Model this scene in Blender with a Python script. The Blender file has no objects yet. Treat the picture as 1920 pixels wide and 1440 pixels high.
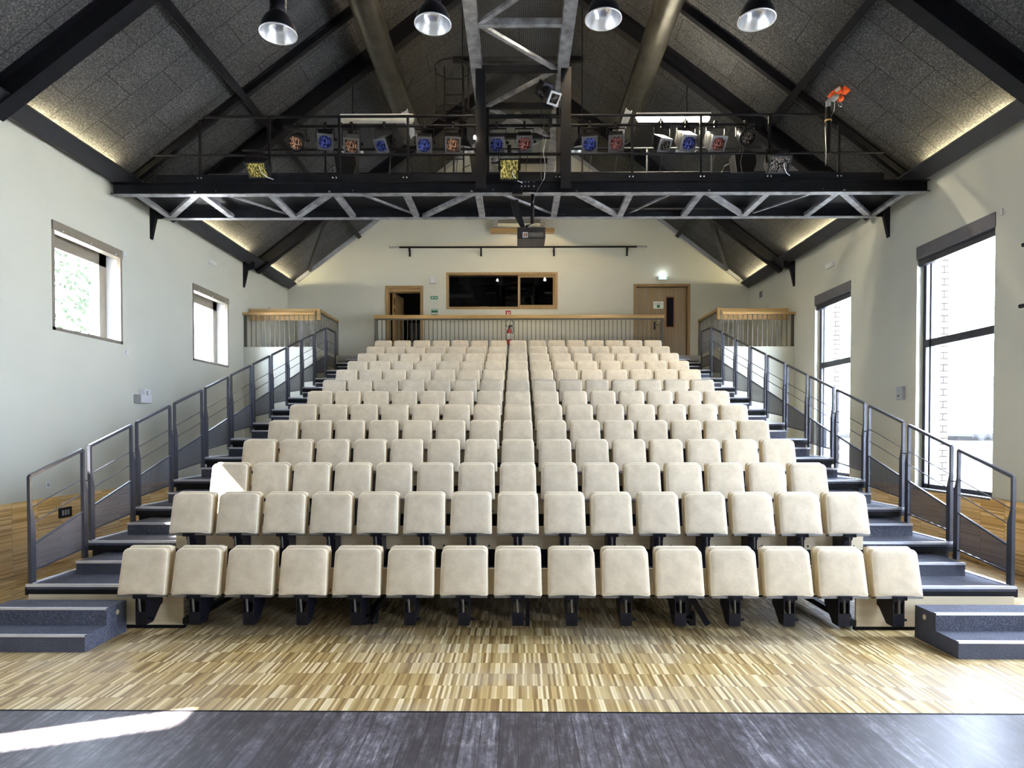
import bpy, bmesh, math, random
from mathutils import Vector, Matrix
random.seed(7)
scene = bpy.context.scene
COL = scene.collection
R = math.radians

# ---------------------------------------------------------------- camera
F = 1200.0
cam_d = bpy.data.cameras.new('camera'); cam = bpy.data.objects.new('camera', cam_d); COL.objects.link(cam)
PITCH = R(1.0)
cam.location = (0, 0, 2.02)
cam.rotation_euler = (R(90) - PITCH, 0, 0.0092)
cam_d.sensor_fit = 'HORIZONTAL'; cam_d.sensor_width = 36; cam_d.lens = 36 * F / 1920
cam_d.shift_y = (86 + F * math.tan(PITCH)) / 1920
cam_d.clip_start = 0.05; cam_d.clip_end = 300
scene.camera = cam

# ---------------------------------------------------------------- view, world, sun
vs = scene.view_settings
vs.view_transform = 'Standard'; vs.look = 'None'; vs.gamma = 1; vs.use_curve_mapping = False
vs.exposure = 1.6
w = bpy.data.worlds.new('sky'); scene.world = w; w.use_nodes = True
bg = w.node_tree.nodes['Background']; bg.inputs[0].default_value = (0.68, 0.80, 1.0, 1); bg.inputs[1].default_value = 17.0
sun_d = bpy.data.lights.new('sun', 'SUN'); sun_d.energy = 70; sun_d.angle = R(0.6); sun_d.color = (1, .95, .84)
sun = bpy.data.objects.new('sun', sun_d); COL.objects.link(sun)
sun.rotation_euler = Vector((1, .38, -1.0)).to_track_quat('-Z', 'Y').to_euler(); sun.location = (-30, -11, 30)
W = 7.05           # half width of the hall
YB = 19.6          # back wall
YF = -6.0          # wall behind the camera
WT = 0.42          # wall thickness
WIN_R = [(9.57, 11.42, 1.0, 5.24), (13.67, 15.3, 1.0, 5.19), (5.4, 7.25, 1.0, 5.24), (1.25, 3.1, 1.0, 5.24), (-3.0, -1.15, 1.0, 5.24)]
WIN_L = [(9.66, 11.37, 3.54, 5.2), (13.85, 15.55, 3.53, 5.2), (5.45, 7.16, 3.54, 5.5), (1.25, 2.9, 3.54, 5.34), (-3.0, -1.3, 3.54, 5.2)]
for side, wins in ((1, WIN_R), (-1, WIN_L)):
    for (y0, y1, z0, z1) in wins:
        ld = bpy.data.lights.new('window_daylight', 'AREA'); ld.shape = 'RECTANGLE'; ld.size = z1 - z0; ld.size_y = y1 - y0
        ld.cycles.is_portal = True
        lo = bpy.data.objects.new('window_daylight', ld); COL.objects.link(lo)
        lo.location = (side * (W + WT + .03), (y0 + y1) / 2, (z0 + z1) / 2); lo.rotation_euler = (0, side * R(90), 0)

# ---------------------------------------------------------------- materials
MATS = {}
def newmat(name):
    m = bpy.data.materials.new(name); m.use_nodes = True
    nt = m.node_tree; b = nt.nodes['Principled BSDF']; MATS[name] = m
    return m, nt, b
def N(nt, t, **kw):
    n = nt.nodes.new(t)
    for k, v in kw.items(): setattr(n, k, v)
    return n
def L(nt, a, b): nt.links.new(a, b)
def math_n(nt, op, a, b=None, c=None):
    n = N(nt, 'ShaderNodeMath', operation=op)
    for i, v in enumerate((a, b, c)):
        if v is None: continue
        if isinstance(v, (int, float)): n.inputs[i].default_value = v
        else: L(nt, v, n.inputs[i])
    return n.outputs[0]
def ramp(nt, fac, stops, interp='LINEAR'):
    r = N(nt, 'ShaderNodeValToRGB'); r.color_ramp.interpolation = interp
    els = r.color_ramp.elements
    while len(els) < len(stops): els.new(.5)
    for e, (p, c) in zip(els, stops): e.position = p; e.color = (*c, 1)
    L(nt, fac, r.inputs[0]); return r.outputs[0]
def pos(nt):
    g = N(nt, 'ShaderNodeNewGeometry'); s = N(nt, 'ShaderNodeSeparateXYZ'); L(nt, g.outputs['Position'], s.inputs[0])
    return g.outputs['Position'], s.outputs[0], s.outputs[1], s.outputs[2]
def comb(nt, x, y, z=0.0):
    c = N(nt, 'ShaderNodeCombineXYZ')
    for i, v in enumerate((x, y, z)):
        if isinstance(v, (int, float)): c.inputs[i].default_value = v
        else: L(nt, v, c.inputs[i])
    return c.outputs[0]
def noise(nt, vec, scale, detail=3, rough=.5):
    n = N(nt, 'ShaderNodeTexNoise'); n.inputs['Scale'].default_value = scale; n.inputs['Detail'].default_value = detail
    n.inputs['Roughness'].default_value = rough
    if vec is not None: L(nt, vec, n.inputs['Vector'])
    return n.outputs[0]
def bump(nt, b, h, strength=.2, dist=.01):
    n = N(nt, 'ShaderNodeBump'); n.inputs['Strength'].default_value = strength; n.inputs['Distance'].default_value = dist
    L(nt, h, n.inputs['Height']); L(nt, n.outputs[0], b.inputs['Normal'])
def plain(name, col, rough=.5, metal=0.0, var=0.12, scale=8.0, bmp=0.0, stretch=(1, 1, 1)):
    """one material whose tone wanders a little with a procedural noise"""
    m, nt, b = newmat(name)
    tc = N(nt, 'ShaderNodeTexCoord'); mp = N(nt, 'ShaderNodeMapping'); mp.inputs['Scale'].default_value = stretch
    L(nt, tc.outputs['Object'], mp.inputs[0])
    f = noise(nt, mp.outputs[0], scale, 4)
    lo = tuple(max(0, c * (1 - var)) for c in col); hi = tuple(min(1, c * (1 + var)) for c in col)
    L(nt, ramp(nt, f, [(.3, lo), (.7, hi)]), b.inputs['Base Color'])
    b.inputs['Roughness'].default_value = rough; b.inputs['Metallic'].default_value = metal
    if bmp: bump(nt, b, f, bmp)
    if max(col) < .02: b.inputs['Specular IOR Level'].default_value = .2
    return m
def emis(name, col, strength):
    m, nt, b = newmat(name); b.inputs['Base Color'].default_value = (*col, 1)
    b.inputs['Emission Color'].default_value = (*col, 1); b.inputs['Emission Strength'].default_value = strength
    return m

M_wall = plain("wall_paint", (.53, .53, .46), .75, var=.02, scale=1.5)
M_wallext = plain('window_reveal_paint', (.78, .78, .76), .6, var=.03)
M_steel = plain('black_painted_steel', (.007, .007, .010), .5, metal=.0, var=.25, scale=5)
M_steelworn = plain('worn_dark_grey_steel', (.30, .30, .32), .4, metal=.5, var=.45, scale=6)
M_rail = plain('anthracite_railing_steel', (.045, .047, .062), .35, metal=.3, var=.15, scale=6)
M_black = plain('matt_black', (.007, .007, .009), .5, var=.2)
M_blackgl = plain('satin_black_casting', (.010, .010, .015), .3, metal=.3, var=.2)
M_bal = plain('baluster_grey_brown_steel', (.085, .078, .06), .5, metal=.0, var=.1)
M_alu = plain('aluminium_nosing', (.72, .73, .78), .3, metal=.6, var=.06)
M_chrome = plain('polished_chrome', (.75, .75, .75), .12, metal=1.0, var=.05)
M_duct = None
M_whitep = plain('white_plastic', (.62, .62, .64), .45, var=.03)
M_greyp = plain('grey_plastic', (.33, .34, .36), .45, var=.05)
M_red = plain('red_enamel', (.42, .03, .025), .35, var=.1)
M_orange = plain('orange_enamel', (.85, .13, .025), .35, var=.1)
M_green = plain('sign_green', (.02, .17, .09), .5, var=.06)
M_white = plain('sign_white', (.75, .78, .75), .5, var=.02)
M_taupe = plain('taupe_window_aluminium', (.235, .205, .165), .45, metal=.2, var=.08)
M_greyblind = plain('grey_blind_cassette', (.13, .125, .14), .5, metal=.1, var=.06)
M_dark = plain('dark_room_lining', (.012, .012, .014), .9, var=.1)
M_rubber = plain('rubber', (.02, .02, .02), .8, var=.1)
M_under = plain('seat_underside_ply', (.10, .085, .07), .5, var=.2)

def wood(name, c1, c2, rough=.45, axis='x', scale=1.0):
    m, nt, b = newmat(name)
    p, x, y, z = pos(nt)
    st = {'x': (.6, 14, 14), 'y': (14, .6, 14), 'z': (14, 14, .6)}[axis]
    mp = N(nt, 'ShaderNodeMapping'); mp.inputs['Scale'].default_value = tuple(s * scale for s in st); L(nt, p, mp.inputs[0])
    f = noise(nt, mp.outputs[0], 1.6, 5, .6)
    L(nt, ramp(nt, f, [(.3, c1), (.7, c2)]), b.inputs['Base Color']); b.inputs['Roughness'].default_value = rough
    return m
M_oakx = wood('oak_handrail', (.32, .19, .065), (.46, .30, .125), .35, 'x')
M_oaky = wood('oak_handrail_along_the_side', (.28, .17, .06), (.40, .26, .11), .35, 'y')
M_doorw = wood('beech_door_veneer', (.23, .165, .095), (.31, .235, .145), .4, 'z')
M_framew = wood('oak_door_frame', (.25, .155, .06), (.34, .225, .10), .4, 'z')
M_birch = wood('birch_plywood_fascia', (.56, .46, .30), (.66, .56, .40), .42, 'x')
M_redwood = wood('reddish_glazing_bead', (.22, .10, .045), (.30, .15, .07), .4, 'z')

def parquet(name, iu, iv, du, dv, cols, rough, offset=.0):
    """industrial strip parquet: iu across the strips, iv along them"""
    m, nt, b = newmat(name)
    P = pos(nt); u, v = P[1 + iu], P[1 + iv]
    row = math_n(nt, 'FLOOR', math_n(nt, 'DIVIDE', math_n(nt, 'ADD', v, 20 + offset), dv))
    wn0 = N(nt, 'ShaderNodeTexWhiteNoise', noise_dimensions='1D'); L(nt, row, wn0.inputs['W'])
    us = math_n(nt, 'ADD', math_n(nt, 'DIVIDE', math_n(nt, 'ADD', u, 20), du), wn0.outputs['Value'])
    ui = math_n(nt, 'FLOOR', us)
    wn = N(nt, 'ShaderNodeTexWhiteNoise', noise_dimensions='2D'); L(nt, comb(nt, ui, row), wn.inputs['Vector'])
    blk = math_n(nt, 'FLOOR', math_n(nt, 'DIVIDE', ui, 9.0))
    wb = N(nt, 'ShaderNodeTexWhiteNoise', noise_dimensions='2D'); L(nt, comb(nt, blk, row), wb.inputs['Vector'])
    f = math_n(nt, 'ADD', math_n(nt, 'MULTIPLY', wn.outputs['Value'], .95), math_n(nt, 'MULTIPLY', wb.outputs['Value'], .05))
    c = ramp(nt, f, [(k / (len(cols) - 1) * .8 + .1, cc) for k, cc in enumerate(cols)])
    fr = math_n(nt, 'FRACT', math_n(nt, 'DIVIDE', math_n(nt, 'ADD', v, 20 + offset), dv))
    fu = math_n(nt, 'FRACT', us)
    g = math_n(nt, 'MINIMUM', math_n(nt, 'GREATER_THAN', fr, .012), math_n(nt, 'GREATER_THAN', fu, .05))
    mx = N(nt, 'ShaderNodeMix', data_type='RGBA'); L(nt, math_n(nt, 'MULTIPLY_ADD', g, .55, .45), mx.inputs[0])
    mx.inputs[6].default_value = (.10, .06, .03, 1); L(nt, c, mx.inputs[7])
    # large worn, greyish areas
    big = noise(nt, P[0], .9, 3)
    mw = N(nt, 'ShaderNodeMix', data_type='RGBA'); L(nt, ramp(nt, big, [(.45, (0, 0, 0)), (.7, (.45,) * 3)]), mw.inputs[0])
    L(nt, mx.outputs[2], mw.inputs[6]); mw.inputs[7].default_value = (.50, .45, .38, 1)
    L(nt, mw.outputs[2], b.inputs['Base Color'])
    L(nt, math_n(nt, 'MULTIPLY_ADD', noise(nt, P[0], 6, 3), .2, rough - .1), b.inputs['Roughness'])
    return m
PC = [(.28, .17, .06), (.42, .28, .11), (.52, .365, .15), (.58, .425, .19), (.84, .69, .42)]
M_parq = parquet('strip_parquet', 0, 1, .021, .247, PC, .45, offset=-.07)
PW = [(.50, .29, .085), (.66, .41, .13), (.76, .49, .18), (.84, .57, .24), (.9, .65, .32)]
M_wains = parquet('strip_parquet_wainscot', 2, 1, .024, .48, PW, .4)

def stage_mat():
    m, nt, b = newmat('worn_black_stage_boards')
    P, x, y, z = pos(nt)
    bi = math_n(nt, 'FLOOR', math_n(nt, 'DIVIDE', math_n(nt, 'ADD', x, 20), .125))
    wn = N(nt, 'ShaderNodeTexWhiteNoise', noise_dimensions='1D'); L(nt, bi, wn.inputs['W'])
    mp = N(nt, 'ShaderNodeMapping'); mp.inputs['Scale'].default_value = (22, 1.6, 1); L(nt, P, mp.inputs[0])
    grain = noise(nt, mp.outputs[0], 1.5, 6, .65)
    mp2 = N(nt, 'ShaderNodeMapping'); mp2.inputs['Scale'].default_value = (4.5, 2.2, 1); L(nt, P, mp2.inputs[0])
    scuff = noise(nt, mp2.outputs[0], 3.2, 9, .78)
    f = math_n(nt, 'ADD', math_n(nt, 'MULTIPLY', wn.outputs['Value'], .10), math_n(nt, 'ADD', math_n(nt, 'MULTIPLY', grain, .42), math_n(nt, 'MULTIPLY', scuff, .53)))
    c = ramp(nt, f, [(.34, (.026, .022, .026)), (.50, (.066, .058, .068)), (.59, (.14, .13, .15)), (.72, (.42, .40, .43))])
    fx = math_n(nt, 'FRACT', math_n(nt, 'DIVIDE', math_n(nt, 'ADD', x, 20), .125))
    edge = math_n(nt, 'GREATER_THAN', fx, .03)
    mx = N(nt, 'ShaderNodeMix', data_type='RGBA'); L(nt, edge, mx.inputs[0]); mx.inputs[6].default_value = (.012, .012, .014, 1); L(nt, c, mx.inputs[7])
    L(nt, mx.outputs[2], b.inputs['Base Color'])
    L(nt, math_n(nt, 'MULTIPLY_ADD', scuff, .16, .30), b.inputs['Roughness'])
    bump(nt, b, grain, .15, .004)
    return m
M_stage = stage_mat()

def ceiling_mat():
    m, nt, b = newmat('wood_wool_ceiling_boards')
    P, x, y, z = pos(nt)
    v = comb(nt, math_n(nt, 'MULTIPLY', math_n(nt, 'ABSOLUTE', x), 1.25), math_n(nt, 'ADD', y, -.35))
    br = N(nt, 'ShaderNodeTexBrick'); L(nt, v, br.inputs['Vector'])
    br.offset = .5; br.inputs['Scale'].default_value = 1; br.inputs['Brick Width'].default_value = 1.25; br.inputs['Row Height'].default_value = .6
    br.inputs['Mortar Size'].default_value = .007; br.inputs['Mortar Smooth'].default_value = .2
    br.inputs['Color1'].default_value = (1, 1, 1, 1); br.inputs['Color2'].default_value = (.8, .8, .8, 1); br.inputs['Mortar'].default_value = (.06, .06, .06, 1)
    f = noise(nt, P, 38, 5, .75); f2 = noise(nt, P, 2.2, 3)
    c = ramp(nt, f, [(.36, (.016, .016, .018)), (.5, (.052, .052, .056)), (.66, (.15, .15, .152))])
    mx = N(nt, 'ShaderNodeMix', data_type='RGBA', blend_type='MULTIPLY'); mx.inputs[0].default_value = 1
    L(nt, c, mx.inputs[6]); L(nt, br.outputs['Color'], mx.inputs[7])
    m2 = N(nt, 'ShaderNodeMix', data_type='RGBA', blend_type='MULTIPLY'); m2.inputs[0].default_value = 1
    L(nt, mx.outputs[2], m2.inputs[6]); L(nt, ramp(nt, f2, [(.3, (.8,) * 3), (.7, (1.0,) * 3)]), m2.inputs[7])
    L(nt, m2.outputs[2], b.inputs['Base Color']); b.inputs['Roughness'].default_value = .9
    bump(nt, b, f, .5, .01)
    return m
M_ceil = ceiling_mat()

def fabric(name, c1, c2, sc=1.0):
    m, nt, b = newmat(name)
    tc = N(nt, 'ShaderNodeTexCoord'); oi = N(nt, 'ShaderNodeObjectInfo')
    ad = N(nt, 'ShaderNodeVectorMath', operation='ADD'); L(nt, tc.outputs['Object'], ad.inputs[0]); L(nt, comb(nt, math_n(nt, 'MULTIPLY', oi.outputs['Random'], 37), 0, 0), ad.inputs[1])
    big = noise(nt, ad.outputs[0], 7, 5, .65); fine = noise(nt, ad.outputs[0], 170 * sc, 3, .7)
    f = math_n(nt, 'ADD', math_n(nt, 'MULTIPLY', big, .7), math_n(nt, 'MULTIPLY', fine, .3))
    c = ramp(nt, f, [(.35, c1), (.65, c2)])
    hs = N(nt, 'ShaderNodeHueSaturation'); L(nt, c, hs.inputs['Color'])
    L(nt, math_n(nt, 'MULTIPLY_ADD', oi.outputs['Random'], .12, .93), hs.inputs['Value'])
    L(nt, hs.outputs[0], b.inputs['Base Color']); b.inputs['Roughness'].default_value = .85
    b.inputs['Sheen Weight'].default_value = .15
    bump(nt, b, big, .25, .012)
    return m
M_seat = fabric('cream_seat_fabric', (.50, .41, .29), (.66, .555, .405))
M_side = fabric('yellowish_side_fabric', (.52, .40, .22), (.62, .49, .29))
M_piping = plain('piping_edge_highlight', (.78, .68, .50), .8, var=.05)  # pale piping, with the cushion's edge highlight put into its colour

def carpet():
    m, nt, b = newmat('speckled_blue_grey_carpet')
    P = pos(nt)[0]
    f = noise(nt, P, 150, 2, .7); g = noise(nt, P, 5, 3)
    c = ramp(nt, f, [(.35, (.03, .032, .050)), (.55, (.085, .09, .125)), (.72, (.27, .28, .34))])
    m2 = N(nt, 'ShaderNodeMix', data_type='RGBA', blend_type='MULTIPLY'); m2.inputs[0].default_value = 1
    L(nt, c, m2.inputs[6]); L(nt, ramp(nt, g, [(.3, (.8,) * 3), (.7, (1.0,) * 3)]), m2.inputs[7])
    L(nt, m2.outputs[2], b.inputs['Base Color']); b.inputs['Roughness'].default_value = .9
    return m
M_carpet = carpet()

def duct_mat():
    m, nt, b = newmat('spiral_galvanised_duct')
    P, x, y, z = pos(nt)
    s = math_n(nt, 'FRACT', math_n(nt, 'MULTIPLY', y, 12))
    h = math_n(nt, 'GREATER_THAN', s, .85)
    L(nt, ramp(nt, noise(nt, P, 4, 3), [(.3, (.045, .043, .04)), (.7, (.085, .08, .07))]), b.inputs['Base Color'])
    b.inputs['Metallic'].default_value = .7; b.inputs['Roughness'].default_value = .38
    bump(nt, b, h, .8, .01); return m
M_duct = duct_mat()

def holes(name, iu, iv, pitch, thr, col, metal=.4):
    m, nt, b = newmat(name)
    P = pos(nt); k = math.pi / pitch
    s = math_n(nt, 'ABSOLUTE', math_n(nt, 'MULTIPLY', math_n(nt, 'SINE', math_n(nt, 'MULTIPLY', P[1 + iu], k)), math_n(nt, 'SINE', math_n(nt, 'MULTIPLY', P[1 + iv], k))))
    a = math_n(nt, 'LESS_THAN', s, thr)
    L(nt, a, b.inputs['Alpha']); b.inputs['Base Color'].default_value = (*col, 1); b.inputs['Metallic'].default_value = metal; b.inputs['Roughness'].default_value = .4
    return m
M_perf = holes('perforated_steel_sheet', 1, 2, .014, .72, (.10, .105, .13))
M_grate = holes('open_steel_grating', 0, 1, .034, .34, (.10, .10, .10))

def glass(name, tint=(1, 1, 1), gloss=.08, rough=.0):
    m = bpy.data.materials.new(name); m.use_nodes = True; nt = m.node_tree; nt.nodes.clear()
    o = N(nt, 'ShaderNodeOutputMaterial'); t = N(nt, 'ShaderNodeBsdfTransparent'); g = N(nt, 'ShaderNodeBsdfGlossy'); x = N(nt, 'ShaderNodeMixShader')
    t.inputs[0].default_value = (*tint, 1); g.inputs['Roughness'].default_value = rough
    fr = N(nt, 'ShaderNodeLayerWeight'); fr.inputs[0].default_value = .5
    L(nt, math_n(nt, 'MULTIPLY_ADD', math_n(nt, 'POWER', fr.outputs['Facing'], 4.0), .5, .04), x.inputs[0]); L(nt, t.outputs[0], x.inputs[1]); L(nt, g.outputs[0], x.inputs[2]); L(nt, x.outputs[0], o.inputs[0])
    return m
M_glass = glass('window_glass')
M_boothglass = glass('control_booth_glass', (.55, .55, .6))

def gel(name, c1, c2, em=0):
    m, nt, b = newmat(name)
    tc = N(nt, 'ShaderNodeTexCoord')
    mpg = N(nt, 'ShaderNodeMapping'); mpg.inputs['Scale'].default_value = (2.2, 1, 1); mpg.inputs['Rotation'].default_value = (.3, .6, .2); L(nt, tc.outputs['Object'], mpg.inputs[0])
    f = noise(nt, mpg.outputs[0], 20, 3, .6)
    L(nt, ramp(nt, f, [(.44, c1), (.53, c2), (.56, tuple(min(1, v * 2.6 + .12) for v in c2)), (.60, c2), (.68, c1)]), b.inputs['Base Color'])  # brightest stop paints foil glints into the gel colour
    b.inputs['Roughness'].default_value = .16; b.inputs['Metallic'].default_value = .55
    bump(nt, b, f, 1.0, .05); return m
M_mask = plain('dull_grey_mask_plate', (.10, .10, .11), .4, metal=.3, var=.1)
G_amber = gel('crumpled_amber_gel', (.04, .015, .008), (.40, .19, .11))
G_blue = gel('blue_gel', (.004, .008, .05), (.04, .06, .30))
G_pink = gel('pinkish_red_gel', (.06, .015, .012), (.24, .07, .06))
G_yellow = gel('yellow_gel', (.08, .06, .006), (.28, .22, .04))
G_clear = gel('dark_clear_lens', (.01, .01, .012), (.09, .07, .06))
M_reflect = plain('spun_aluminium_reflector', (.88, .89, .92), .22, metal=.9, var=.06, scale=3)
E_bulb = emis('warm_bulb', (1, .86, .62), 30)
E_tube = emis('fluorescent_tube', (1, .93, .72), 14)
E_exit = emis('lit_sign_white', (.75, 1, .85), 2.2)
E_exitg = emis('lit_sign_green', (.05, .55, .2), .8)
M_tubeoff = plain('unlit_fluorescent_diffuser', (.62, .62, .60), .4, var=.03)

def brick_mat():
    m, nt, b = newmat('pale_brickwork')
    P, x, y, z = pos(nt)
    br = N(nt, 'ShaderNodeTexBrick'); L(nt, comb(nt, math_n(nt, 'ADD', x, y), z), br.inputs['Vector'])
    br.inputs['Scale'].default_value = 1; br.inputs['Brick Width'].default_value = .22; br.inputs['Row Height'].default_value = .11; br.inputs['Mortar Size'].default_value = .014
    br.inputs['Color1'].default_value = (.42, .36, .31, 1); br.inputs['Color2'].default_value = (.36, .29, .24, 1); br.inputs['Mortar'].default_value = (.008, .003, .0015, 1)
    L(nt, br.outputs['Color'], b.inputs['Base Color']); b.inputs['Roughness'].default_value = .9; return m
M_brick = brick_mat()
M_ground = plain('outdoor_paving', (.55, .54, .50), .9, var=.1, scale=1)
M_neigh = plain('neighbour_render', (.8, .79, .76), .9, var=.05, scale=1)
M_shed = plain('dull_corrugated_sheet', (.015, .015, .018), .7, var=.1)
M_leaf = plain('sunlit_leaves', (.022, .036, .014), .6, var=.4, scale=2)
M_bark = plain('bark', (.16, .11, .07), .9, var=.3)

# ---------------------------------------------------------------- mesh building
class MB:
    def __init__(s): s.v = []; s.f = []; s.sm = []; s.mi = []
    def add(s, verts, faces, smooth=False, mi=0):
        o = len(s.v); s.v += [tuple(p) for p in verts]
        for f in faces: s.f.append([i + o for i in f]); s.sm.append(smooth); s.mi.append(mi)
        return s
    def box(s, a, b, mi=0):
        x0, x1 = sorted((a[0], b[0])); y0, y1 = sorted((a[1], b[1])); z0, z1 = sorted((a[2], b[2]))
        return s.add([(x0, y0, z0), (x1, y0, z0), (x1, y1, z0), (x0, y1, z0), (x0, y0, z1), (x1, y0, z1), (x1, y1, z1), (x0, y1, z1)],
                     [(0, 3, 2, 1), (4, 5, 6, 7), (0, 1, 5, 4), (1, 2, 6, 5), (2, 3, 7, 6), (3, 0, 4, 7)], mi=mi)
    def beam(s, p, q, wd, ht, up=(0, 0, 1), mi=0):
        """rectangular bar from p to q, wd wide, ht along up"""
        p = Vector(p); q = Vector(q); d = (q - p).normalized(); u = Vector(up)
        x = d.cross(u)
        if x.length < 1e-5: x = d.cross(Vector((1, 0, 0)))
        x.normalize(); u = x.cross(d).normalized(); vs_ = []
        for c in (p, q):
            for sx, su in ((-1, -1), (1, -1), (1, 1), (-1, 1)): vs_.append(c + x * sx * wd / 2 + u * su * ht / 2)
        return s.add(vs_, [(0, 1, 2, 3), (7, 6, 5, 4), (0, 4, 5, 1), (1, 5, 6, 2), (2, 6, 7, 3), (3, 7, 4, 0)], mi=mi)
    def ibeam(s, p, q, wd, ht, up=(0, 0, 1), tf=.015):
        p = Vector(p); q = Vector(q); d = (q - p).normalized(); u = Vector(up); x = d.cross(u).normalized(); u = x.cross(d).normalized()
        s.beam(p + u * (ht / 2 - tf / 2), q + u * (ht / 2 - tf / 2), wd, tf, up); s.beam(p - u * (ht / 2 - tf / 2), q - u * (ht / 2 - tf / 2), wd, tf, up)
        return s.beam(p, q, tf, ht - 2 * tf, up)
    def tube(s, pts, r, n=8, cap=True, mi=0):
        pts = [Vector(p) for p in pts]; rings = []
        for i, p in enumerate(pts):
            d = (pts[min(i + 1, len(pts) - 1)] - pts[max(i - 1, 0)]).normalized()
            a = Vector((0, 0, 1)) if abs(d.z) < .9 else Vector((1, 0, 0))
            x = d.cross(a).normalized(); y = x.cross(d).normalized(); rr = r[i] if isinstance(r, (list, tuple)) else r
            rings.append([p + x * math.cos(t * 2 * math.pi / n) * rr + y * math.sin(t * 2 * math.pi / n) * rr for t in range(n)])
        vs_ = [v for g in rings for v in g]; fs = []
        for i in range(len(rings) - 1):
            for t in range(n): fs.append((i * n + t, i * n + (t + 1) % n, (i + 1) * n + (t + 1) % n, (i + 1) * n + t))
        s.add(vs_, fs, True, mi)
        if cap: s.add(rings[0], [tuple(range(n))], mi=mi); s.add(rings[-1], [tuple(range(n))[::-1]], mi=mi)
        return s
    def lathe(s, prof, n=24, M=None, mi=0, smooth=True):
        """prof: (r, z) pairs turned about z"""
        vs_ = []; fs = []; M = M or Matrix.Identity(4)
        for (r, z) in prof:
            for t in range(n): vs_.append(M @ Vector((r * math.cos(t * 2 * math.pi / n), r * math.sin(t * 2 * math.pi / n), z)))
        for i in range(len(prof) - 1):
            for t in range(n): fs.append((i * n + t, i * n + (t + 1) % n, (i + 1) * n + (t + 1) % n, (i + 1) * n + t))
        return s.add(vs_, fs, smooth, mi)
    def prism(s, poly, a, b, axis=0, mi=0):
        """extrude a polygon (two coordinates) along axis from a to b"""
        def P(u, v, t):
            return {0: (t, u, v), 1: (u, t, v), 2: (u, v, t)}[axis]
        n = len(poly); vs_ = [P(u, v, a) for u, v in poly] + [P(u, v, b) for u, v in poly]
        fs = [tuple(range(n))[::-1], tuple(range(n, 2 * n))] + [(i, (i + 1) % n, n + (i + 1) % n, n + i) for i in range(n)]
        return s.add(vs_, fs, mi=mi)
    def xf(s, M):
        s.v = [tuple(M @ Vector(p)) for p in s.v]; return s
    def data(s, name, mats):
        me = bpy.data.meshes.new(name); me.from_pydata(s.v, [], s.f)
        for m in (mats if isinstance(mats, (list, tuple)) else [mats]): me.materials.append(m)
        for p, a, i in zip(me.polygons, s.sm, s.mi): p.use_smooth = a; p.material_index = i
        bm = bmesh.new(); bm.from_mesh(me); bmesh.ops.recalc_face_normals(bm, faces=bm.faces); bm.to_mesh(me); bm.free()
        return me
def obj(name, mb, mats, parent=None, loc=None, bevel=0):
    me = mb.data(name, mats) if isinstance(mb, MB) else mb
    o = bpy.data.objects.new(name, me); COL.objects.link(o)
    if parent: o.parent = parent
    if loc: o.location = loc
    if bevel:
        b = o.modifiers.new('bevel', 'BEVEL'); b.width = bevel; b.segments = 2; b.limit_method = 'ANGLE'
    return o
def tag(o, label=None, cat=None, group=None, kind=None):
    if label: o['label'] = label
    if cat: o['category'] = cat
    if group: o['group'] = group
    if kind: o['kind'] = kind
    return o
def struct(name, mb, mats, parent=None):
    o = obj(name, mb, mats, parent)
    if not parent: o['kind'] = 'structure'
    return o
def thing(name, label, cat, loc=(0, 0, 0), rz=0, group=None):
    o = bpy.data.objects.new(name, None); COL.objects.link(o); o.location = loc; o.rotation_euler = (0, 0, rz); o.empty_display_size = .1
    return tag(o, label, cat, group)
def PX(x, y, d):
    """the point of the hall that photo pixel (x, y) shows at depth d"""
    return Vector(((x - 971) * d / F, d, 2.02 + (806 - y) * d / F))
def dup(root, loc, rz=None, label=None, group=None):
    r = root.copy(); COL.objects.link(r); r.location = loc
    if rz is not None: r.rotation_euler = (0, 0, rz)
    if label: r['label'] = label
    if group: r['group'] = group
    for ch in list(root.children):
        c = ch.copy(); COL.objects.link(c); c.parent = r
        for g in list(ch.children):
            d = g.copy(); COL.objects.link(d); d.parent = c
    return r
def light(name, kind, loc, energy, col, parent=None, **kw):
    d = bpy.data.lights.new(name, kind); d.energy = energy; d.color = col
    rot = kw.pop('rot', None)
    for k, v in kw.items(): setattr(d, k, v)
    o = bpy.data.objects.new(name, d); COL.objects.link(o); o.location = loc
    if rot: o.rotation_euler = rot
    if parent: o.parent = parent
    return o
ORD = ['first', 'second', 'third', 'fourth', 'fifth', 'sixth', 'seventh', 'eighth', 'ninth', 'tenth', 'eleventh', 'twelfth', 'thirteenth', 'fourteenth', 'fifteenth']

# ---------------------------------------------------------------- shell
ST_Y = 4.545   # edge between stage boards and parquet
struct('floor', MB().box((-W, ST_Y, -.1), (W, YB, 0)), M_parq)
fs = struct('floor_stage', MB().box((-W, YF, -.1), (W, ST_Y, 0)), M_stage)
struct('trim_1', MB().box((-W, ST_Y - .008, -.02), (W, ST_Y + .006, .003)), M_black)
AP, SL = 11.7, .75
def roofz(x): return AP - SL * abs(x)
def sidewall(name, s, wins, inner, thick=WT):
    ys = sorted({YF, YB} | {a for w_ in wins for a in w_[:2]}); mb = MB()
    zt = roofz(W) + .15
    for a, b in zip(ys, ys[1:]):
        hit = [w_ for w_ in wins if w_[0] <= a + 1e-6 and w_[1] >= b - 1e-6]
        if hit:
            mb.box((s * W, a, 0), (s * (W + thick), b, hit[0][2])); mb.box((s * W, a, hit[0][3]), (s * (W + thick), b, zt))
        else: mb.box((s * W, a, 0), (s * (W + thick), b, zt))
    return struct(name, mb, inner)
sidewall('wall_left', -1, WIN_L, M_wall)
sidewall('wall_right', 1, WIN_R, M_wall)
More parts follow.
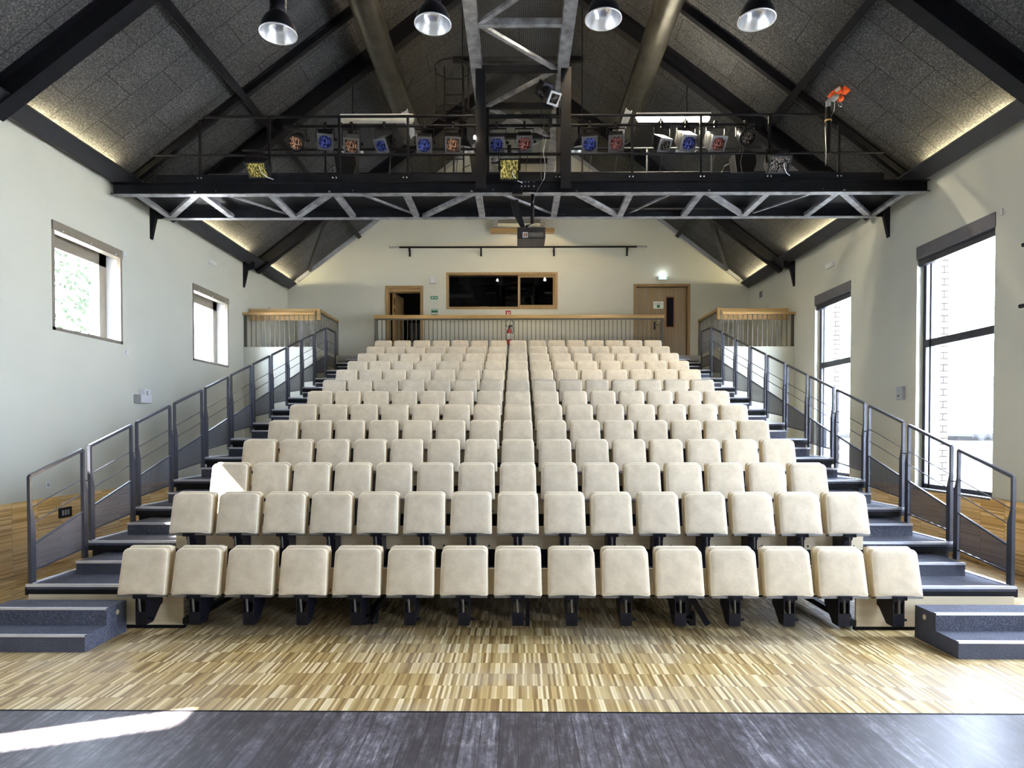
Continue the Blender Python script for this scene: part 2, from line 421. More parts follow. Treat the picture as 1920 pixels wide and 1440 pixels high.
# back wall with its openings
DL = (-4.00, -2.94, 4.15, 6.36)      # left door
BW = (-2.15, 1.17, 5.74, 6.78)       # booth window
DR = (3.56, 5.19, 4.15, 6.41)        # right door
mb = MB()
xs = [-W - WT, DL[0], DL[1], BW[0], BW[1], DR[0], DR[1], W + WT]
def colm(x0, x1, z0, zroof=True):
    pts = [(x0, z0), (x1, z0)]
    top = [(x1, roofz(x1) + .1)] + ([(0, AP + .1)] if x0 < 0 < x1 else []) + [(x0, roofz(x0) + .1)]
    mb.prism(pts + top, YB, YB + .3, 1)
colm(xs[0], xs[1], 0); colm(xs[2], xs[3], 0); colm(xs[4], xs[5], 0); colm(xs[6], xs[7], 0)
colm(DL[0], DL[1], DL[3]); colm(DR[0], DR[1], DR[3]); colm(BW[0], BW[1], BW[3])
mb.box((DL[0], YB, 0), (DL[1], YB + .3, DL[2])); mb.box((DR[0], YB, 0), (DR[1], YB + .3, DR[2])); mb.box((BW[0], YB, 0), (BW[1], YB + .3, BW[2]))
struct('wall_back', mb, M_wall)
mb = MB(); mb.prism([(-W - WT, 0), (W + WT, 0), (W + WT, roofz(W + WT) + .1), (0, AP + .1), (-W - WT, roofz(W + WT) + .1)], YF - .3, YF, 1)
struct('wall_front', mb, M_wall)
for s, nm in ((-1, 'ceiling_left'), (1, 'ceiling_right')):
    x1 = W + WT + .1
    mb = MB().prism([(0, AP), (s * x1, roofz(x1)), (s * x1, roofz(x1) + .25), (0, AP + .25)], YF - .3, YB + .3, 1)
    struct(nm, mb, M_ceil)
# pale trim where the gable meets the boards
for i, s in enumerate((-1, 1)):
    a = Vector((s * .9, YB - .02, roofz(.9) - .06)); b = Vector((s * 6.75, YB - .02, roofz(6.75) - .06))
    struct('trim_%d' % (2 + i), MB().beam(a, b, .04, .12, (0, 0, 1)), M_greyp)
# wainscot and baseboards
for s, nm in ((-1, 'left'), (1, 'right')):
    struct('trim_%d' % (4 if s < 0 else 5), MB().box((s * W, YF, .0), (s * (W - .025), 16.3, 1.0)), M_wains)
    struct('baseboard_' + nm, MB().box((s * (W - .025), YF, .0), (s * (W - .04), 16.3, .07)), M_wains)
# gallery at the back: floor and the two side balconies
GZ = 4.15
mb = MB().box((-W, 18.46, GZ - .15), (W, YB, GZ))
struct('floor_gallery', mb, M_greyp)
for s, nm in ((-1, 'left'), (1, 'right')):
    mb = MB().box((s * W, 16.42, 0), (s * 5.2, 16.62, GZ)); mb.box((s * 5.2, 16.62, 0), (s * 5.3, 18.46, GZ)); mb.box((s * W, 16.62, GZ - .12), (s * 5.3, 18.46, GZ))
    struct('wall_balcony_' + nm, mb, M_wall)
# dark rooms behind the openings
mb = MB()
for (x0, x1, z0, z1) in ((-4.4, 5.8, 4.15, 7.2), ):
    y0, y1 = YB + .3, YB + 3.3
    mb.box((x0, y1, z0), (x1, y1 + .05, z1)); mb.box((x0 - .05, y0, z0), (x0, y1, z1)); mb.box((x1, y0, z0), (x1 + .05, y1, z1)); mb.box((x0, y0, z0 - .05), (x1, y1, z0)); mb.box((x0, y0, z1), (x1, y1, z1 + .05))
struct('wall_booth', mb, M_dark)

# ---------------------------------------------------------------- outside
struct('floor_outside', MB().box((-60, -40, -.25), (60, 60, -.15)), M_ground)
mb = MB()
for (y0, y1) in ((11.60, 12.2), (15.48, 16.1)): mb.box((W + WT + .01, y0, -.15), (7.74, y1, 6.3))
for (y0, xe) in ((5.3, 10.36), (1.2, 10.55), (-3.1, 11.9)): mb.box((-W - WT - .01, y0 - .3, -.15), (-xe, y0, 9.6))
struct('wall_piers_and_sun_blocks', mb, M_brick)
nb = thing('neighbour_shed', 'low pale shed with a corrugated roof outside the nearer tall window', 'shed', (9.4, 13.2, -.15))
O = Matrix.Translation((-9.4, -13.2, .15))
obj('wall', MB().box((9.4, 13.2, -.15), (13, 22, 1.8)).xf(O), M_neigh, nb)
rf = MB(); top = []; bot = []
for k in range(80):
    x = 9.1 + k * .05; zc = 1.84 + .05 * math.sin(k * math.pi / 2.5); top.append((x, zc + .05)); bot.append((x, zc))
rf.prism(top + bot[::-1], 12.9, 22.2, 1)
obj('corrugated_roof', rf.xf(O), M_shed, nb)
nb = thing('sun_blocking_building', 'tall unseen building added beyond the left wall to block the sun', 'building', (-20, 8, -.15))
obj('block', MB().box((-4, -4, 0), (0, 4.2, 18.5)), M_neigh, nb)  # added out of view to keep sun out of the visible left windows
for k in range(4): obj('window', MB().box((0, -3 + k * 1.9, 12), (.03, -2 + k * 1.9, 13.5)), M_greyp, nb)
tr = thing('leafy_tree', 'sunlit green tree seen outside through the nearer left window', 'tree', (-11.5, 14.5, -.15))
obj('trunk', MB().tube([(0, 0, 0), (.1, .1, 2), (0, 0, 4)], [.2, .16, .1]), M_bark, tr)
mb = MB()
for k in range(2600):
    v = Vector((random.gauss(0, 1), random.gauss(0, 1), random.gauss(0, 1))).normalized() * random.uniform(.5, 1) ** .6
    c = Vector((v.x * 1.9, v.y * 1.9, 4.9 + v.z * 2.2)); a = Vector((random.uniform(-1, 1), random.uniform(-1, 1), random.uniform(-1, 1))).normalized(); b = a.orthogonal().normalized(); sz = random.uniform(.05, .10)
    mb.add([c - a * sz, c - b * sz * .5, c + a * sz, c + b * sz * .5], [(0, 1, 2, 3)])
tag(obj('foliage', mb, M_leaf, tr), kind='stuff')

# ---------------------------------------------------------------- windows
def tall_window(n, s, y0, y1, z0, z1):
    r = bpy.data.objects.new('window_%d' % n, None); COL.objects.link(r); r['kind'] = 'structure'; r.location = (s * W, (y0 + y1) / 2, z0)
    O = Matrix.Translation(-r.location)
    xo = s * (W + .12); xi = s * (W + .19); t = .075
    fr = MB(); fr.box((xo, y0, z0), (xi, y0 + t, z1)).box((xo, y1 - t, z0), (xi, y1, z1)).box((xo, y0, z1 - t), (xi, y1, z1)).box((xo, y0, z0), (xi, y1, z0 + t))
    fr.box((xo, y1 - .22, z0), (xi, y1 - .17, z1))
    f = obj('window_frame', fr.xf(O), M_rail, r)
    obj('transom', MB().box((xo, y0 + t, 3.47), (xi, y1 - t, 3.60)).xf(O), M_rail, f)
    obj('pane', MB().box((s * (W + .15), y0 + t, z0 + t), (s * (W + .156), y1 - t, z1 - t)).xf(O), M_glass, f)
    c = obj('blind_cassette', MB().box((s * (W - .015), y0 - .01, z1 - .22), (s * (W + .12), y1 + .01, z1)).xf(O), M_greyblind, r, bevel=.006)
    obj('cassette_lip', MB().box((s * (W + .0), y0, z1 - .24), (s * (W + .03), y1, z1 - .22)).box((s * (W + .03), y0, z1 - .34), (s * (W + .11), y1, z1 - .24)).xf(O), M_rail, c)
    obj('sill', MB().box((s * (W - .03), y0, z0 - .03), (s * (W + WT), y1, z0 + .004)).xf(O), M_greyblind, r)
    obj('hook', MB().box((s * (W - .02), y0 - .16, z1 - .1), (s * W, y0 - .11, z1 - .0)).xf(O), M_whitep, r, bevel=.01)
def square_window(n, s, y0, y1, z0, z1):
    r = bpy.data.objects.new('window_%d' % n, None); COL.objects.link(r); r['kind'] = 'structure'; r.location = (s * W, (y0 + y1) / 2, z0)
    O = Matrix.Translation(-r.location)
    xo = s * (W - .012); xi = s * (W + .05); t = .05
    obj('outer_frame', MB().box((xo, y0, z0), (xi, y0 + t, z1)).box((xo, y1 - t, z0), (xi, y1, z1)).box((xo, y0, z1 - t), (s * (W + .27), y1, z1)).box((xo, y0, z0), (xi, y1, z0 + t)).xf(O), M_taupe, r)
    c = obj('blind_cassette', MB().box((s * (W - .03), y0, z1 - .15), (s * (W + .12), y1, z1)).xf(O), M_taupe, r, bevel=.006)
    sc = MB()
    for q in (.12, .5, .88): sc.lathe([(0, 0), (.012, 0), (.012, .01), (0, .01)], 8, Matrix.Translation((s * (W - .03), y0 + (y1 - y0) * q, z1 - .12)) @ Matrix.Rotation(-s * R(90), 4, 'Y'))
    obj('screws', sc.xf(O), M_alu, c)
    a, b = s * (W + .27), s * (W + .35); t2 = .1
    f = obj('sash', MB().box((a, y0, z0), (b, y0 + t2, z1)).box((a, y1 - .2, z0), (b, y1, z1)).box((a, y0, z1 - .30), (b, y1, z1)).box((a, y0, z0), (b, y1, z0 + t2)).xf(O), M_taupe, r)
    obj('pane', MB().box((s * (W + .30), y0 + t2, z0 + t2), (s * (W + .306), y1 - .2, z1 - .30)).xf(O), M_glass, f)
    obj('reveal_lining', MB().box((s * (W + .05), y1 - .008, z0), (s * (W + .27), y1, z1)).box((s * (W + .05), y0, z0), (s * (W + .27), y0 + .008, z1)).box((s * (W + .05), y0, z0), (s * (W + .27), y1, z0 + .008)).xf(O), M_wallext, r)
    obj('window_handle', MB().box((s * (W + .24), y0 + .03, 4.2), (s * (W + .27), y0 + .06, 4.4)).xf(O), M_alu, f)
    obj('hook', MB().box((s * W, y1 + .06, z1 - .08), (s * (W - .02), y1 + .11, z1 + .02)).box((s * W, y1 + .1, z0 - .16), (s * (W - .02), y1 + .15, z0 - .08)).xf(O), M_whitep, r, bevel=.01)
n = 1
for wv in WIN_R: tall_window(n, 1, *wv); n += 1
for wv in WIN_L: square_window(n, -1, *wv); n += 1
# booth window
r = bpy.data.objects.new('window_%d' % n, None); COL.objects.link(r); r['kind'] = 'structure'; r.location = (0, YB, BW[2]); O = Matrix.Translation(-r.location)
x0, x1, z0, z1 = BW; t = .07
fr = MB()
def frame_ring(mb, x0, x1, z0, z1, y0, y1, t, bottom=True):
    mb.box((x0, y0, z0), (x0 + t, y1, z1)).box((x1 - t, y0, z0), (x1, y1, z1)).box((x0 + t, y0, z1 - t), (x1 - t, y1, z1))
    if bottom: mb.box((x0 + t, y0, z0), (x1 - t, y1, z0 + t))
frame_ring(fr, x0 - .04, x1 + .04, z0 - .04, z1 + .04, YB - .02, YB + .28, .075)
f = obj('window_frame', fr.xf(O), M_framew, r)
sb = MB(); frame_ring(sb, .0, x1 - .03, z0 + .03, z1 - .03, YB + .05, YB + .11, .07)
sash = obj('sliding_sash', sb.xf(O), M_framew, r)
obj('pane', MB().box((x0, YB + .12, z0), (.02, YB + .126, z1)).xf(O), M_boothglass, f)
obj('pane', MB().box((.06, YB + .07, z0 + .1), (x1 - .1, YB + .076, z1 - .1)).xf(O), M_boothglass, sash)

# ---------------------------------------------------------------- doors
r = bpy.data.objects.new('door_1', None); COL.objects.link(r); r['kind'] = 'structure'; r.location = (DL[0], YB, GZ); O = Matrix.Translation(-r.location)
mb = MB(); frame_ring(mb, DL[0] - .05, DL[1] + .05, GZ, DL[3] + .06, YB - .02, YB + .26, .09, False); mb.box((DL[0] + .04, YB + .02, DL[3] - .12), (DL[1] - .04, YB + .26, DL[3] - .03))
obj('door_frame', mb.xf(O), M_framew, r)
leaf = obj('door_leaf', MB().box((DL[0] + .06, YB + .28, GZ + .01), (DL[0] + .11, YB + 1.15, DL[3] - .1)).xf(O), M_framew, r)
leaf.rotation_euler = (0, 0, -R(10))
obj('door_handle', MB().box((.12, .98, .95), (.15, 1.02, 1.15)).tube([(.12, 1.0, 1.05), (.18, 1.0, 1.05), (.18, .88, 1.05)], .01), M_chrome, leaf)
obj('hinge', MB().box((.105, .27, 1.75), (.125, .33, 1.95)).box((.105, .27, 1.5), (.125, .33, 1.62)), M_chrome, leaf)
r = bpy.data.objects.new('door_2', None); COL.objects.link(r); r['kind'] = 'structure'; r.location = (DR[0], YB, GZ); O = Matrix.Translation(-r.location)
mb = MB(); frame_ring(mb, DR[0] - .04, DR[1] + .05, GZ, DR[3] + .05, YB - .02, YB + .2, .08, False)
obj('door_frame', mb.xf(O), M_framew, r)
a = obj('door_leaf', MB().box((3.61, YB + .06, GZ), (4.08, YB + .11, DR[3] - .05)).xf(O), M_doorw, r)
b = obj('door_leaf', MB().box((4.12, YB + .06, GZ), (5.03, YB + .11, DR[3] - .05)).box((5.03, YB + .08, GZ), (5.14, YB + .13, DR[3] - .05)).xf(O), M_doorw, r)
obj('astragal', MB().box((4.075, YB + .04, GZ), (4.125, YB + .08, DR[3] - .05)).xf(O), M_framew, a)
mb = MB(); frame_ring(mb, 4.50, 4.79, 5.13, 6.10, YB + .045, YB + .07, .04); obj('vision_frame', mb.xf(O), M_redwood, b)
obj('vision_glass', MB().box((4.54, YB + .052, 5.17), (4.75, YB + .06, 6.06)).xf(O), plain('dark_glazing', (.01, .01, .016), .15), b)
obj('door_handle', MB().box((4.15, YB + .04, 5.08), (4.20, YB + .06, 5.32)).tube([(4.175, YB + .05, 5.22), (4.175, YB, 5.22), (4.29, YB, 5.22)], .011).xf(O), M_blackgl, b)
obj('key_plate', MB().box((4.30, YB + .045, 5.34), (4.38, YB + .06, 5.40)).xf(O), M_whitep, b)
def on_back(name, label, cat, x, y, z=None, w_=.1, h_=.1, d_=.03, m=M_whitep, group=None, bevel=.004):
    c = PX(x, y, YB); t_ = thing(name, label, cat, (c.x, YB - d_, c.z), 0, group)
    obj('housing' if d_ > .02 else 'panel', MB().box((-w_ / 2, 0, -h_ / 2), (w_ / 2, d_, h_ / 2)), m, t_, bevel=bevel)
    return t_
pn = thing('paper_notice', 'white paper notice with a green pictogram taped to the right-hand gallery door', 'notice', (4.29, YB + .056, 5.83))
obj('sheet', MB().box((-.155, 0, -.11), (.155, .003, .11)), M_white, pn)
obj('pictogram', MB().box((-.045, -.002, -.08), (.045, 0, .005)), M_green, pn)
obj('printed_lines', MB().box((-.11, -.002, .03), (.11, 0, .042)).box((-.02, -.002, .08), (.02, 0, .088)), M_black, pn)

def running_man(mb, x, z, s, y):
    """pictogram: figure stepping, built of small flat bars"""
    mb.box((x - .06 * s, y - .003, z + .32 * s), (x + .08 * s, y, z + .46 * s))
    mb.prism([(x - .12 * s, z + .28 * s), (x + .12 * s, z + .30 * s), (x + .06 * s, z - .08 * s), (x - .1 * s, z - .05 * s)], y - .003, y, 1)
    mb.prism([(x - .1 * s, z - .02 * s), (x + .0 * s, z - .06 * s), (x - .2 * s, z - .36 * s), (x - .34 * s, z - .34 * s), (x - .3 * s, z - .26 * s)], y - .003, y, 1)
    mb.prism([(x - .02 * s, z - .04 * s), (x + .08 * s, z - .06 * s), (x + .24 * s, z - .20 * s), (x + .22 * s, z - .42 * s), (x + .14 * s, z - .42 * s), (x + .12 * s, z - .22 * s)], y - .003, y, 1)
    mb.prism([(x + .08 * s, z + .28 * s), (x + .28 * s, z + .12 * s), (x + .26 * s, z + .04 * s), (x + .06 * s, z + .18 * s)], y - .003, y, 1)
    mb.prism([(x - .1 * s, z + .28 * s), (x - .28 * s, z + .12 * s), (x - .2 * s, z + .08 * s), (x - .06 * s, z + .18 * s)], y - .003, y, 1)
def arrow(mb, x, z, s, y):
    mb.box((x - .35 * s, y - .003, z - .07 * s), (x + .05 * s, y, z + .07 * s)); mb.prism([(x, z + .3 * s), (x + .38 * s, z), (x, z - .3 * s)], y - .003, y, 1)
t_ = on_back('exit_arrow_sign', 'small green escape sign with running figure and arrow left of the booth window', 'sign', 814.5, 559, w_=.225, h_=.10, d_=.006, m=M_green)
mb = MB(); running_man(mb, -.055, 0, .09, 0); arrow(mb, .055, 0, .09, 0); mb.box((-.002, -.003, -.045), (.002, 0, .045)); obj('pictogram', mb, M_white, t_)
t_ = on_back('evacuation_sign', 'green and white instruction sign low beside the open left gallery door', 'sign', 815, 586.5, w_=.20, h_=.21, d_=.006, m=M_green)
mb = MB().box((-.09, -.003, -.05), (.09, 0, -.005))
for k in range(6): mb.box((-.085 + k * .03, -.003, .065), (-.065 + k * .03, 0, .09))
obj('pictogram', mb, M_white, t_)
t_ = on_back('extinguisher_sign', 'red fire extinguisher sign above the extinguisher under the booth window', 'sign', 953, 588, w_=.16, h_=.16, d_=.006, m=M_red)
obj('pictogram', MB().box((-.03, -.003, -.06), (.0, 0, .02)).box((-.025, -.003, .02), (-.01, 0, .045)).box((.025, -.003, -.055), (.035, 0, -.01)).prism([(.02, -.01), (.05, .0), (.045, .05), (.03, .03)], -.003, 0, 1), M_white, t_)
t_ = on_back('alarm_box', 'white box on the back wall between left gallery door and booth window', 'alarm', 813, 527, w_=.17, h_=.19, d_=.07)
obj('cover_line', MB().box((.06, -.003, -.08), (.065, 0, .08)), M_greyp, t_)
t_ = on_back('lit_exit_sign', 'lit green and white exit sign above the right-hand gallery door', 'sign', 1240, 523.5, w_=.27, h_=.11, d_=.06)
obj('lit_panel', MB().box((-.12, -.004, -.04), (.12, 0, .04)), E_exit, t_)
mb = MB().box((-.12, -.007, -.04), (-.085, -.004, .04)).box((.09, -.007, -.04), (.12, -.004, .04)); running_man(mb, -.01, 0, .075, -.004); arrow(mb, .05, 0, .05, -.004)
obj('pictogram', mb, E_exitg, t_)
light('sign_glow', 'POINT', (0, -.05, .1), .8, (.85, .95, 1), t_, shadow_soft_size=.05)

# extinguisher
c = PX(955, 650, YB)
ex = thing('fire_extinguisher', 'red fire extinguisher with black hose hung on the back wall under the booth window', 'fire extinguisher', (c.x, YB - .12, 4.60))
obj('cylinder', MB().lathe([(0, 0), (.065, .005), (.075, .03), (.075, .40), (.06, .46), (.03, .49), (0, .49)], 16), M_red, ex)
obj('label_band', MB().lathe([(.0765, .16), (.0765, .34)], 16), M_white, ex)
obj('valve', MB().lathe([(.02, .49), (.03, .50), (.03, .54), (.015, .56)], 10).box((-.02, -.02, .55), (.09, .02, .575)).box((-.02, -.02, .58), (.08, .02, .60)), M_blackgl, ex)
obj('hose', MB().tube([(.01 + .11 * math.sin(a_), -.03, .66 + .13 * math.cos(a_) - .02) for a_ in [k * .28 - 2.4 for k in range(17)]] + [(.13, -.03, .45), (.10, -.04, .33)], .011), M_rubber, ex)
obj('pressure_gauge', MB().lathe([(0, -.03), (.02, -.03), (.02, 0)], 10, Matrix.Translation((0, 0, .52)) @ Matrix.Rotation(R(90), 4, 'X')), plain('blue_cap', (.03, .06, .25), .4), ex)

# wall pipe rail on the back wall
a = PX(731, 465, YB - .22); b = PX(1211, 465, YB - .22)
pr = thing('hanging_pipe_rail', 'long black horizontal pipe on four brackets above the booth window', 'pipe rail', (0, YB, a.z))
obj('pipe', MB().tube([(a.x, -.22, 0), (b.x, -.22, 0)], .028), M_steel, pr)
obj('end_sleeve', MB().tube([(a.x + .01, -.22, 0), (a.x + .3, -.22, 0)], .030), M_greyp, pr); obj('end_sleeve', MB().tube([(b.x - .3, -.22, 0), (b.x - .01, -.22, 0)], .030), M_greyp, pr)
for xx in (768, 902, 1038.5, 1175):
    X = PX(xx, 0, YB - .1).x
    obj('bracket', MB().box((X - .02, -.22, -.02), (X + .02, 0, .02)).box((X - .025, -.02, -.22), (X + .025, 0, .05)).beam((X, -.2, -.02), (X, -.01, -.2), .025, .025), M_steel, pr)

# ---------------------------------------------------------------- roof steelwork
def rafter(d, label, wd=.2, ht=.3, m=M_steel):
    t_ = thing('roof_rafter', label, 'rafter', (0, d, AP), 0, 'rafter pairs under the roof')
    for s in (-1, 1):
        a = Vector((s * .05, 0, -ht * .62 - SL * .05)); b = Vector((s * 6.98, 0, -ht * .62 - SL * 6.98))
        obj('rafter_leg', MB().ibeam(a, b, wd, ht, (0, 0, 1), .02), m, t_)
rafter(8.45, 'nearest pair of broad dark steel rafters crossing the upper corners of the photo', .24, .32)
rafter(12.72, 'dark steel rafter pair just behind the cross catwalk')
rafter(16.95, 'dark steel rafter pair above the front of the side balconies')
rafter(11.4, 'thin dark steel rafter pair rising over the cross catwalk', .1, .14)
for s, nm in ((-1, 'left'), (1, 'right')):
    t_ = thing('purlin', 'black steel purlin halfway up the %s slope of the roof' % nm, 'purlin', (s * 4.87, 0, roofz(4.87) - .1), 0, 'roof purlins')
    nx = Vector((s * SL, 0, 1)).normalized()
    obj('purlin_beam', MB().ibeam((0, YF, 0), (0, YB, 0), .12, .18, nx), M_steel, t_)
    t_ = thing('wind_brace', 'slanting steel brace between purlin and gable on the %s roof slope' % nm, 'brace', (0, 0, 0), 0, 'roof braces')
    a = Vector((s * 4.9, 16.95, roofz(4.9) - .08)); b = Vector((s * 6.34, YB - .07, roofz(6.34) - .08))
    obj('brace_bar', MB().beam(a, b, .07, .07), M_rail, t_)
    # long eaves beam with its wall brackets
    t_ = thing('eaves_beam', 'long dark steel beam along the top of the %s wall' % nm, 'beam', (0, 0, 6.3), 0, 'eaves beams')
    obj('beam_body', MB().prism([(s * 6.90, -.04), (s * 6.66, .115), (s * 6.70, .165), (s * 6.99, .03)], YF, 19.3, 1), plain('eaves_beam_paint_' + nm, (.026, .026, .032), .5, var=.1), t_)
    obj('ledge', MB().box((s * 6.95, YF, .04), (s * W, 19.3, .07)), M_greyp, t_)
    for k, (d, nn) in enumerate(((12.3, 'under the catwalk end'), (16.45, 'near the balcony'))):
        t2 = thing('wall_corbel', 'pointed black steel corbel on the %s wall %s' % (nm, nn), 'bracket', (s * W, d, 6.18), 0, 'wall corbels')
        obj('corbel_plate', MB().prism([(0, .14), (-s * .30, .14), (-s * .30, -.02), (-s * .12, -.06), (-s * .02, -.50), (0, -.50)], -.04, .04, 1), M_steel, t2)
# cove lights lying on the eaves beams
def cove(s, d0, d1, nn):
    t_ = thing('cove_light', 'hidden warm strip light on top of the %s eaves beam %s' % ('left' if s < 0 else 'right', nn), 'light', (s * 6.86, (d0 + d1) / 2, 6.44), 0, 'cove lights')
    obj('strip_housing', MB().box((-.03, -(d1 - d0) / 2, -.04), (.03, (d1 - d0) / 2, 0)), M_whitep, t_)
    light('strip_light', 'AREA', (0, 0, .02), 6 * (d1 - d0), (1, .86, .5), t_, shape='RECTANGLE', size=.04, size_y=d1 - d0, rot=(R(180), s * R(-35), 0))
for s in (-1, 1):
    cove(s, 9.0, 10.9, 'before the catwalk'); cove(s, 13.2, 16.3, 'behind the catwalk'); cove(s, 17.4, 19.2, 'by the back wall')

# ---------------------------------------------------------------- cross catwalk
CZ = 6.05; YA, YC = 11.0, 12.24
cw = thing('cross_catwalk', 'black steel lighting catwalk spanning the hall from wall to wall', 'catwalk', (0, YA, CZ))
def cwp(name, mb, m, **k): return obj(name, mb.xf(Matrix.Translation((0, -YA, -CZ))), m, cw, **k)
cwp('front_chord', MB().box((-6.96, YA - .06, CZ), (6.96, YA + .06, CZ + .012)).box((-6.96, YA + .02, CZ), (6.96, YA + .035, CZ + .2)).box((-6.96, YA - .06, CZ + .19), (6.96, YA + .06, CZ + .2)), M_steel)
cwp('front_chord_flange', MB().box((-6.94, YA - .065, CZ - .012), (6.94, YA + .065, CZ)), M_steelworn)
cwp('rear_chord', MB().box((-6.9, YC - .01, CZ), (6.9, YC + .01, CZ + .2)), M_steel)
cwp('rear_chord_flange', MB().box((-6.75, YC - .065, CZ - .012), (6.75, YC + .05, CZ)), M_steelworn)
cwp('toe_board', MB().box((-6.2, YA - .03, CZ + .2), (6.2, YA - .02, CZ + .33)), M_steel)
cwp('toe_board', MB().box((-6.2, YC + .02, CZ + .2), (6.2, YC + .03, CZ + .33)), M_steel)
cwp('walkway_deck', MB().box((-6.95, YA + .04, CZ + .17), (6.95, YC - .02, CZ + .19)), M_black)
SX = [k * 1.18 for k in (.575, 1.63, 2.65, 3.61, 4.61)]
SX = [-x for x in SX[::-1]] + SX
for x in SX: cwp('floor_strut', MB().box((x - .055, YA + .06, CZ - .005), (x + .055, YC - .06, CZ + .06)), M_steelworn)
DG = [(255, 320), (369, 324), (622, 561), (888, 797), (1077, 1155), (1323, 1387), (1573, 1617), (1693, 1627)]
for a_, b_ in DG: cwp('floor_diagonal', MB().beam(((a_ - 971) * YA / F, YA + .03, CZ + .035), ((b_ - 971) * YC / F, YC - .03, CZ + .035), .10, .06), M_steelworn)
for a_, b_ in [(403, 541), (660, 777), (923, 1033), (1273, 1177), (1540, 1407)]: cwp('tie_bar', MB().beam(((a_ - 971) * YA / F, YA + .03, CZ + .075), ((b_ - 971) * YC / F, YC - .03, CZ + .075), .045, .03), M_steelworn)
def hrail(name, y, z, x0, x1, r_=.024, m=M_steel): return cwp(name, MB().tube([(x0, y, z), (x1, y, z)], r_), m)
hrail('top_rail', YA, 7.37, -5.38, -.72); hrail('top_rail', YA, 7.37, .84, 5.22)
hrail('middle_rail', YA, 6.72, -6.24, -.72); hrail('middle_rail', YA, 6.72, .84, 6.2)
hrail('rear_top_rail', YC, 7.35, -5.25, -.72); hrail('rear_top_rail', YC, 7.35, .84, 4.6)
hrail('rear_middle_rail', YC, 6.90, -5.9, 5.9, .015)
hrail('lamp_pipe', YA + .22, 7.31, -4.1, 4.1, .026, M_black)
for xx in (377, 507, 638, 766, 1183, 1310, 1437, 1565):
    X = (xx - 971) * YA / F; zt = min(7.37, roofz(X) - .3)
    if xx == 1565: zt = 7.2
    cwp('guard_post', MB().box((X - .02, YA - .02, CZ + .2), (X + .02, YA + .02, zt)), M_steel)
for k in range(-4, 5):
    if k: cwp('rear_guard_post', MB().box((k * 1.22 - .015, YC - .015, CZ + .2), (k * 1.22 + .015, YC + .015, 7.35)), M_steel)
for X in (-.63, .81):
    for y in (YA - .08, YC):
        cwp('hanger_post', MB().box((X - .085, y - .05, CZ + .05), (X + .085, y + .05, 8.12)), M_steel)
cwp('cross_rail', MB().box((-.6, YA - .02, 7.33), (.8, YA + .02, 7.39)).box((-.6, YA - .02, 6.70), (.8, YA + .02, 6.74)), M_steel)
bolts = MB()
for xx in (987, 992, 965, 975): pass
for X in SX:
    for q in (-.03, .03): bolts.lathe([(0, .0), (.012, 0), (.012, .012), (0, .012)], 6, Matrix.Translation((X + q, YA - .035, CZ + .27)) @ Matrix.Rotation(R(90), 4, 'X'))
tag(cwp('bolts', bolts, M_alu), kind='stuff')

# ---------------------------------------------------------------- spine catwalk along the ridge
SZ = 8.1
sp = thing('ridge_catwalk', 'high black steel catwalk with grating floor running along under the ridge', 'catwalk', (0, YB, SZ))
def spp(name, mb, m): return obj(name, mb.xf(Matrix.Translation((0, -YB, -SZ))), m, sp)
for x in (-.70, .76):
    spp('side_chord', MB().ibeam((x, 3.0, SZ + .1), (x, YB - .02, SZ + .1), .19, .2), M_steelworn)
ds = [3.55 + 1.24 * k for k in range(13)]
for d in ds: spp('cross_strut', MB().box((-.62, d - .04, SZ), (.68, d + .04, SZ + .10)), M_steelworn if d < 10.5 else M_steel)
for k in range(len(ds) - 1):
    a_, b_ = ((-.6, ds[k]), (.66, ds[k + 1])) if k % 2 else ((.66, ds[k]), (-.6, ds[k + 1]))
    spp('diagonal', MB().beam((a_[0], a_[1], SZ + .04), (b_[0], b_[1], SZ + .04), .07, .05), M_steelworn)
spp('grating_floor', MB().box((-.62, 3.0, SZ + .2), (.68, YB - .05, SZ + .22)), M_grate)
for s in (-.75, .81):
    spp('hand_rail', MB().tube([(s, 3.0, SZ + 1.25), (s, YB - .05, SZ + 1.25)], .02).tube([(s, 3.0, SZ + .75), (s, YB - .05, SZ + .75)], .015), M_steel)
    for d in ds[::2]: spp('guard_post', MB().tube([(s, d, SZ + .2), (s, d, SZ + 1.25)], .018), M_steel)
pad = tag(obj('timber_bearing_pad', MB().box((-.83, -.22, -.12), (1.1, 0, 0)), M_oakx, None, (0, YB, SZ)), 'short oak pad carrying the ridge catwalk on the back wall', 'pad')

# ladder with safety hoop, left of the centre frame
ld_ = thing('caged_ladder', 'black ladder with a safety hoop left of the centre frame', 'ladder', (-1.28, 12.95, 6.3))
for s in (-.19, .19): obj('stile', MB().box((s - .015, -.02, 0), (s + .015, .02, 3.0)), M_steel, ld_)
for k in range(9): obj('rung', MB().tube([(-.19, 0, .2 + k * .32), (.19, 0, .2 + k * .32)], .011), M_steel, ld_)
for zz in (1.9, 2.75): obj('safety_hoop', MB().tube([(.38 * math.sin(t) * .9, -.36 - .36 * math.cos(t), zz) for t in [R(-150) + k * R(300) / 14 for k in range(15)]], .014), M_steel, ld_)
obj('cage_bar', MB().box((-.33, -.4, 1.9), (-.30, -.37, 2.75)).box((.30, -.4, 1.9), (.33, -.37, 2.75)), M_steel, ld_)
for dd in (14.9, ):
    t_ = thing('tie_beam', 'dark horizontal tie behind the ladder at the ridge', 'beam', (0, dd, 10.55))
    obj('tie_bar', MB().box((-1.5, -.05, -.05), (1.5, .05, .05)), M_steel, t_)

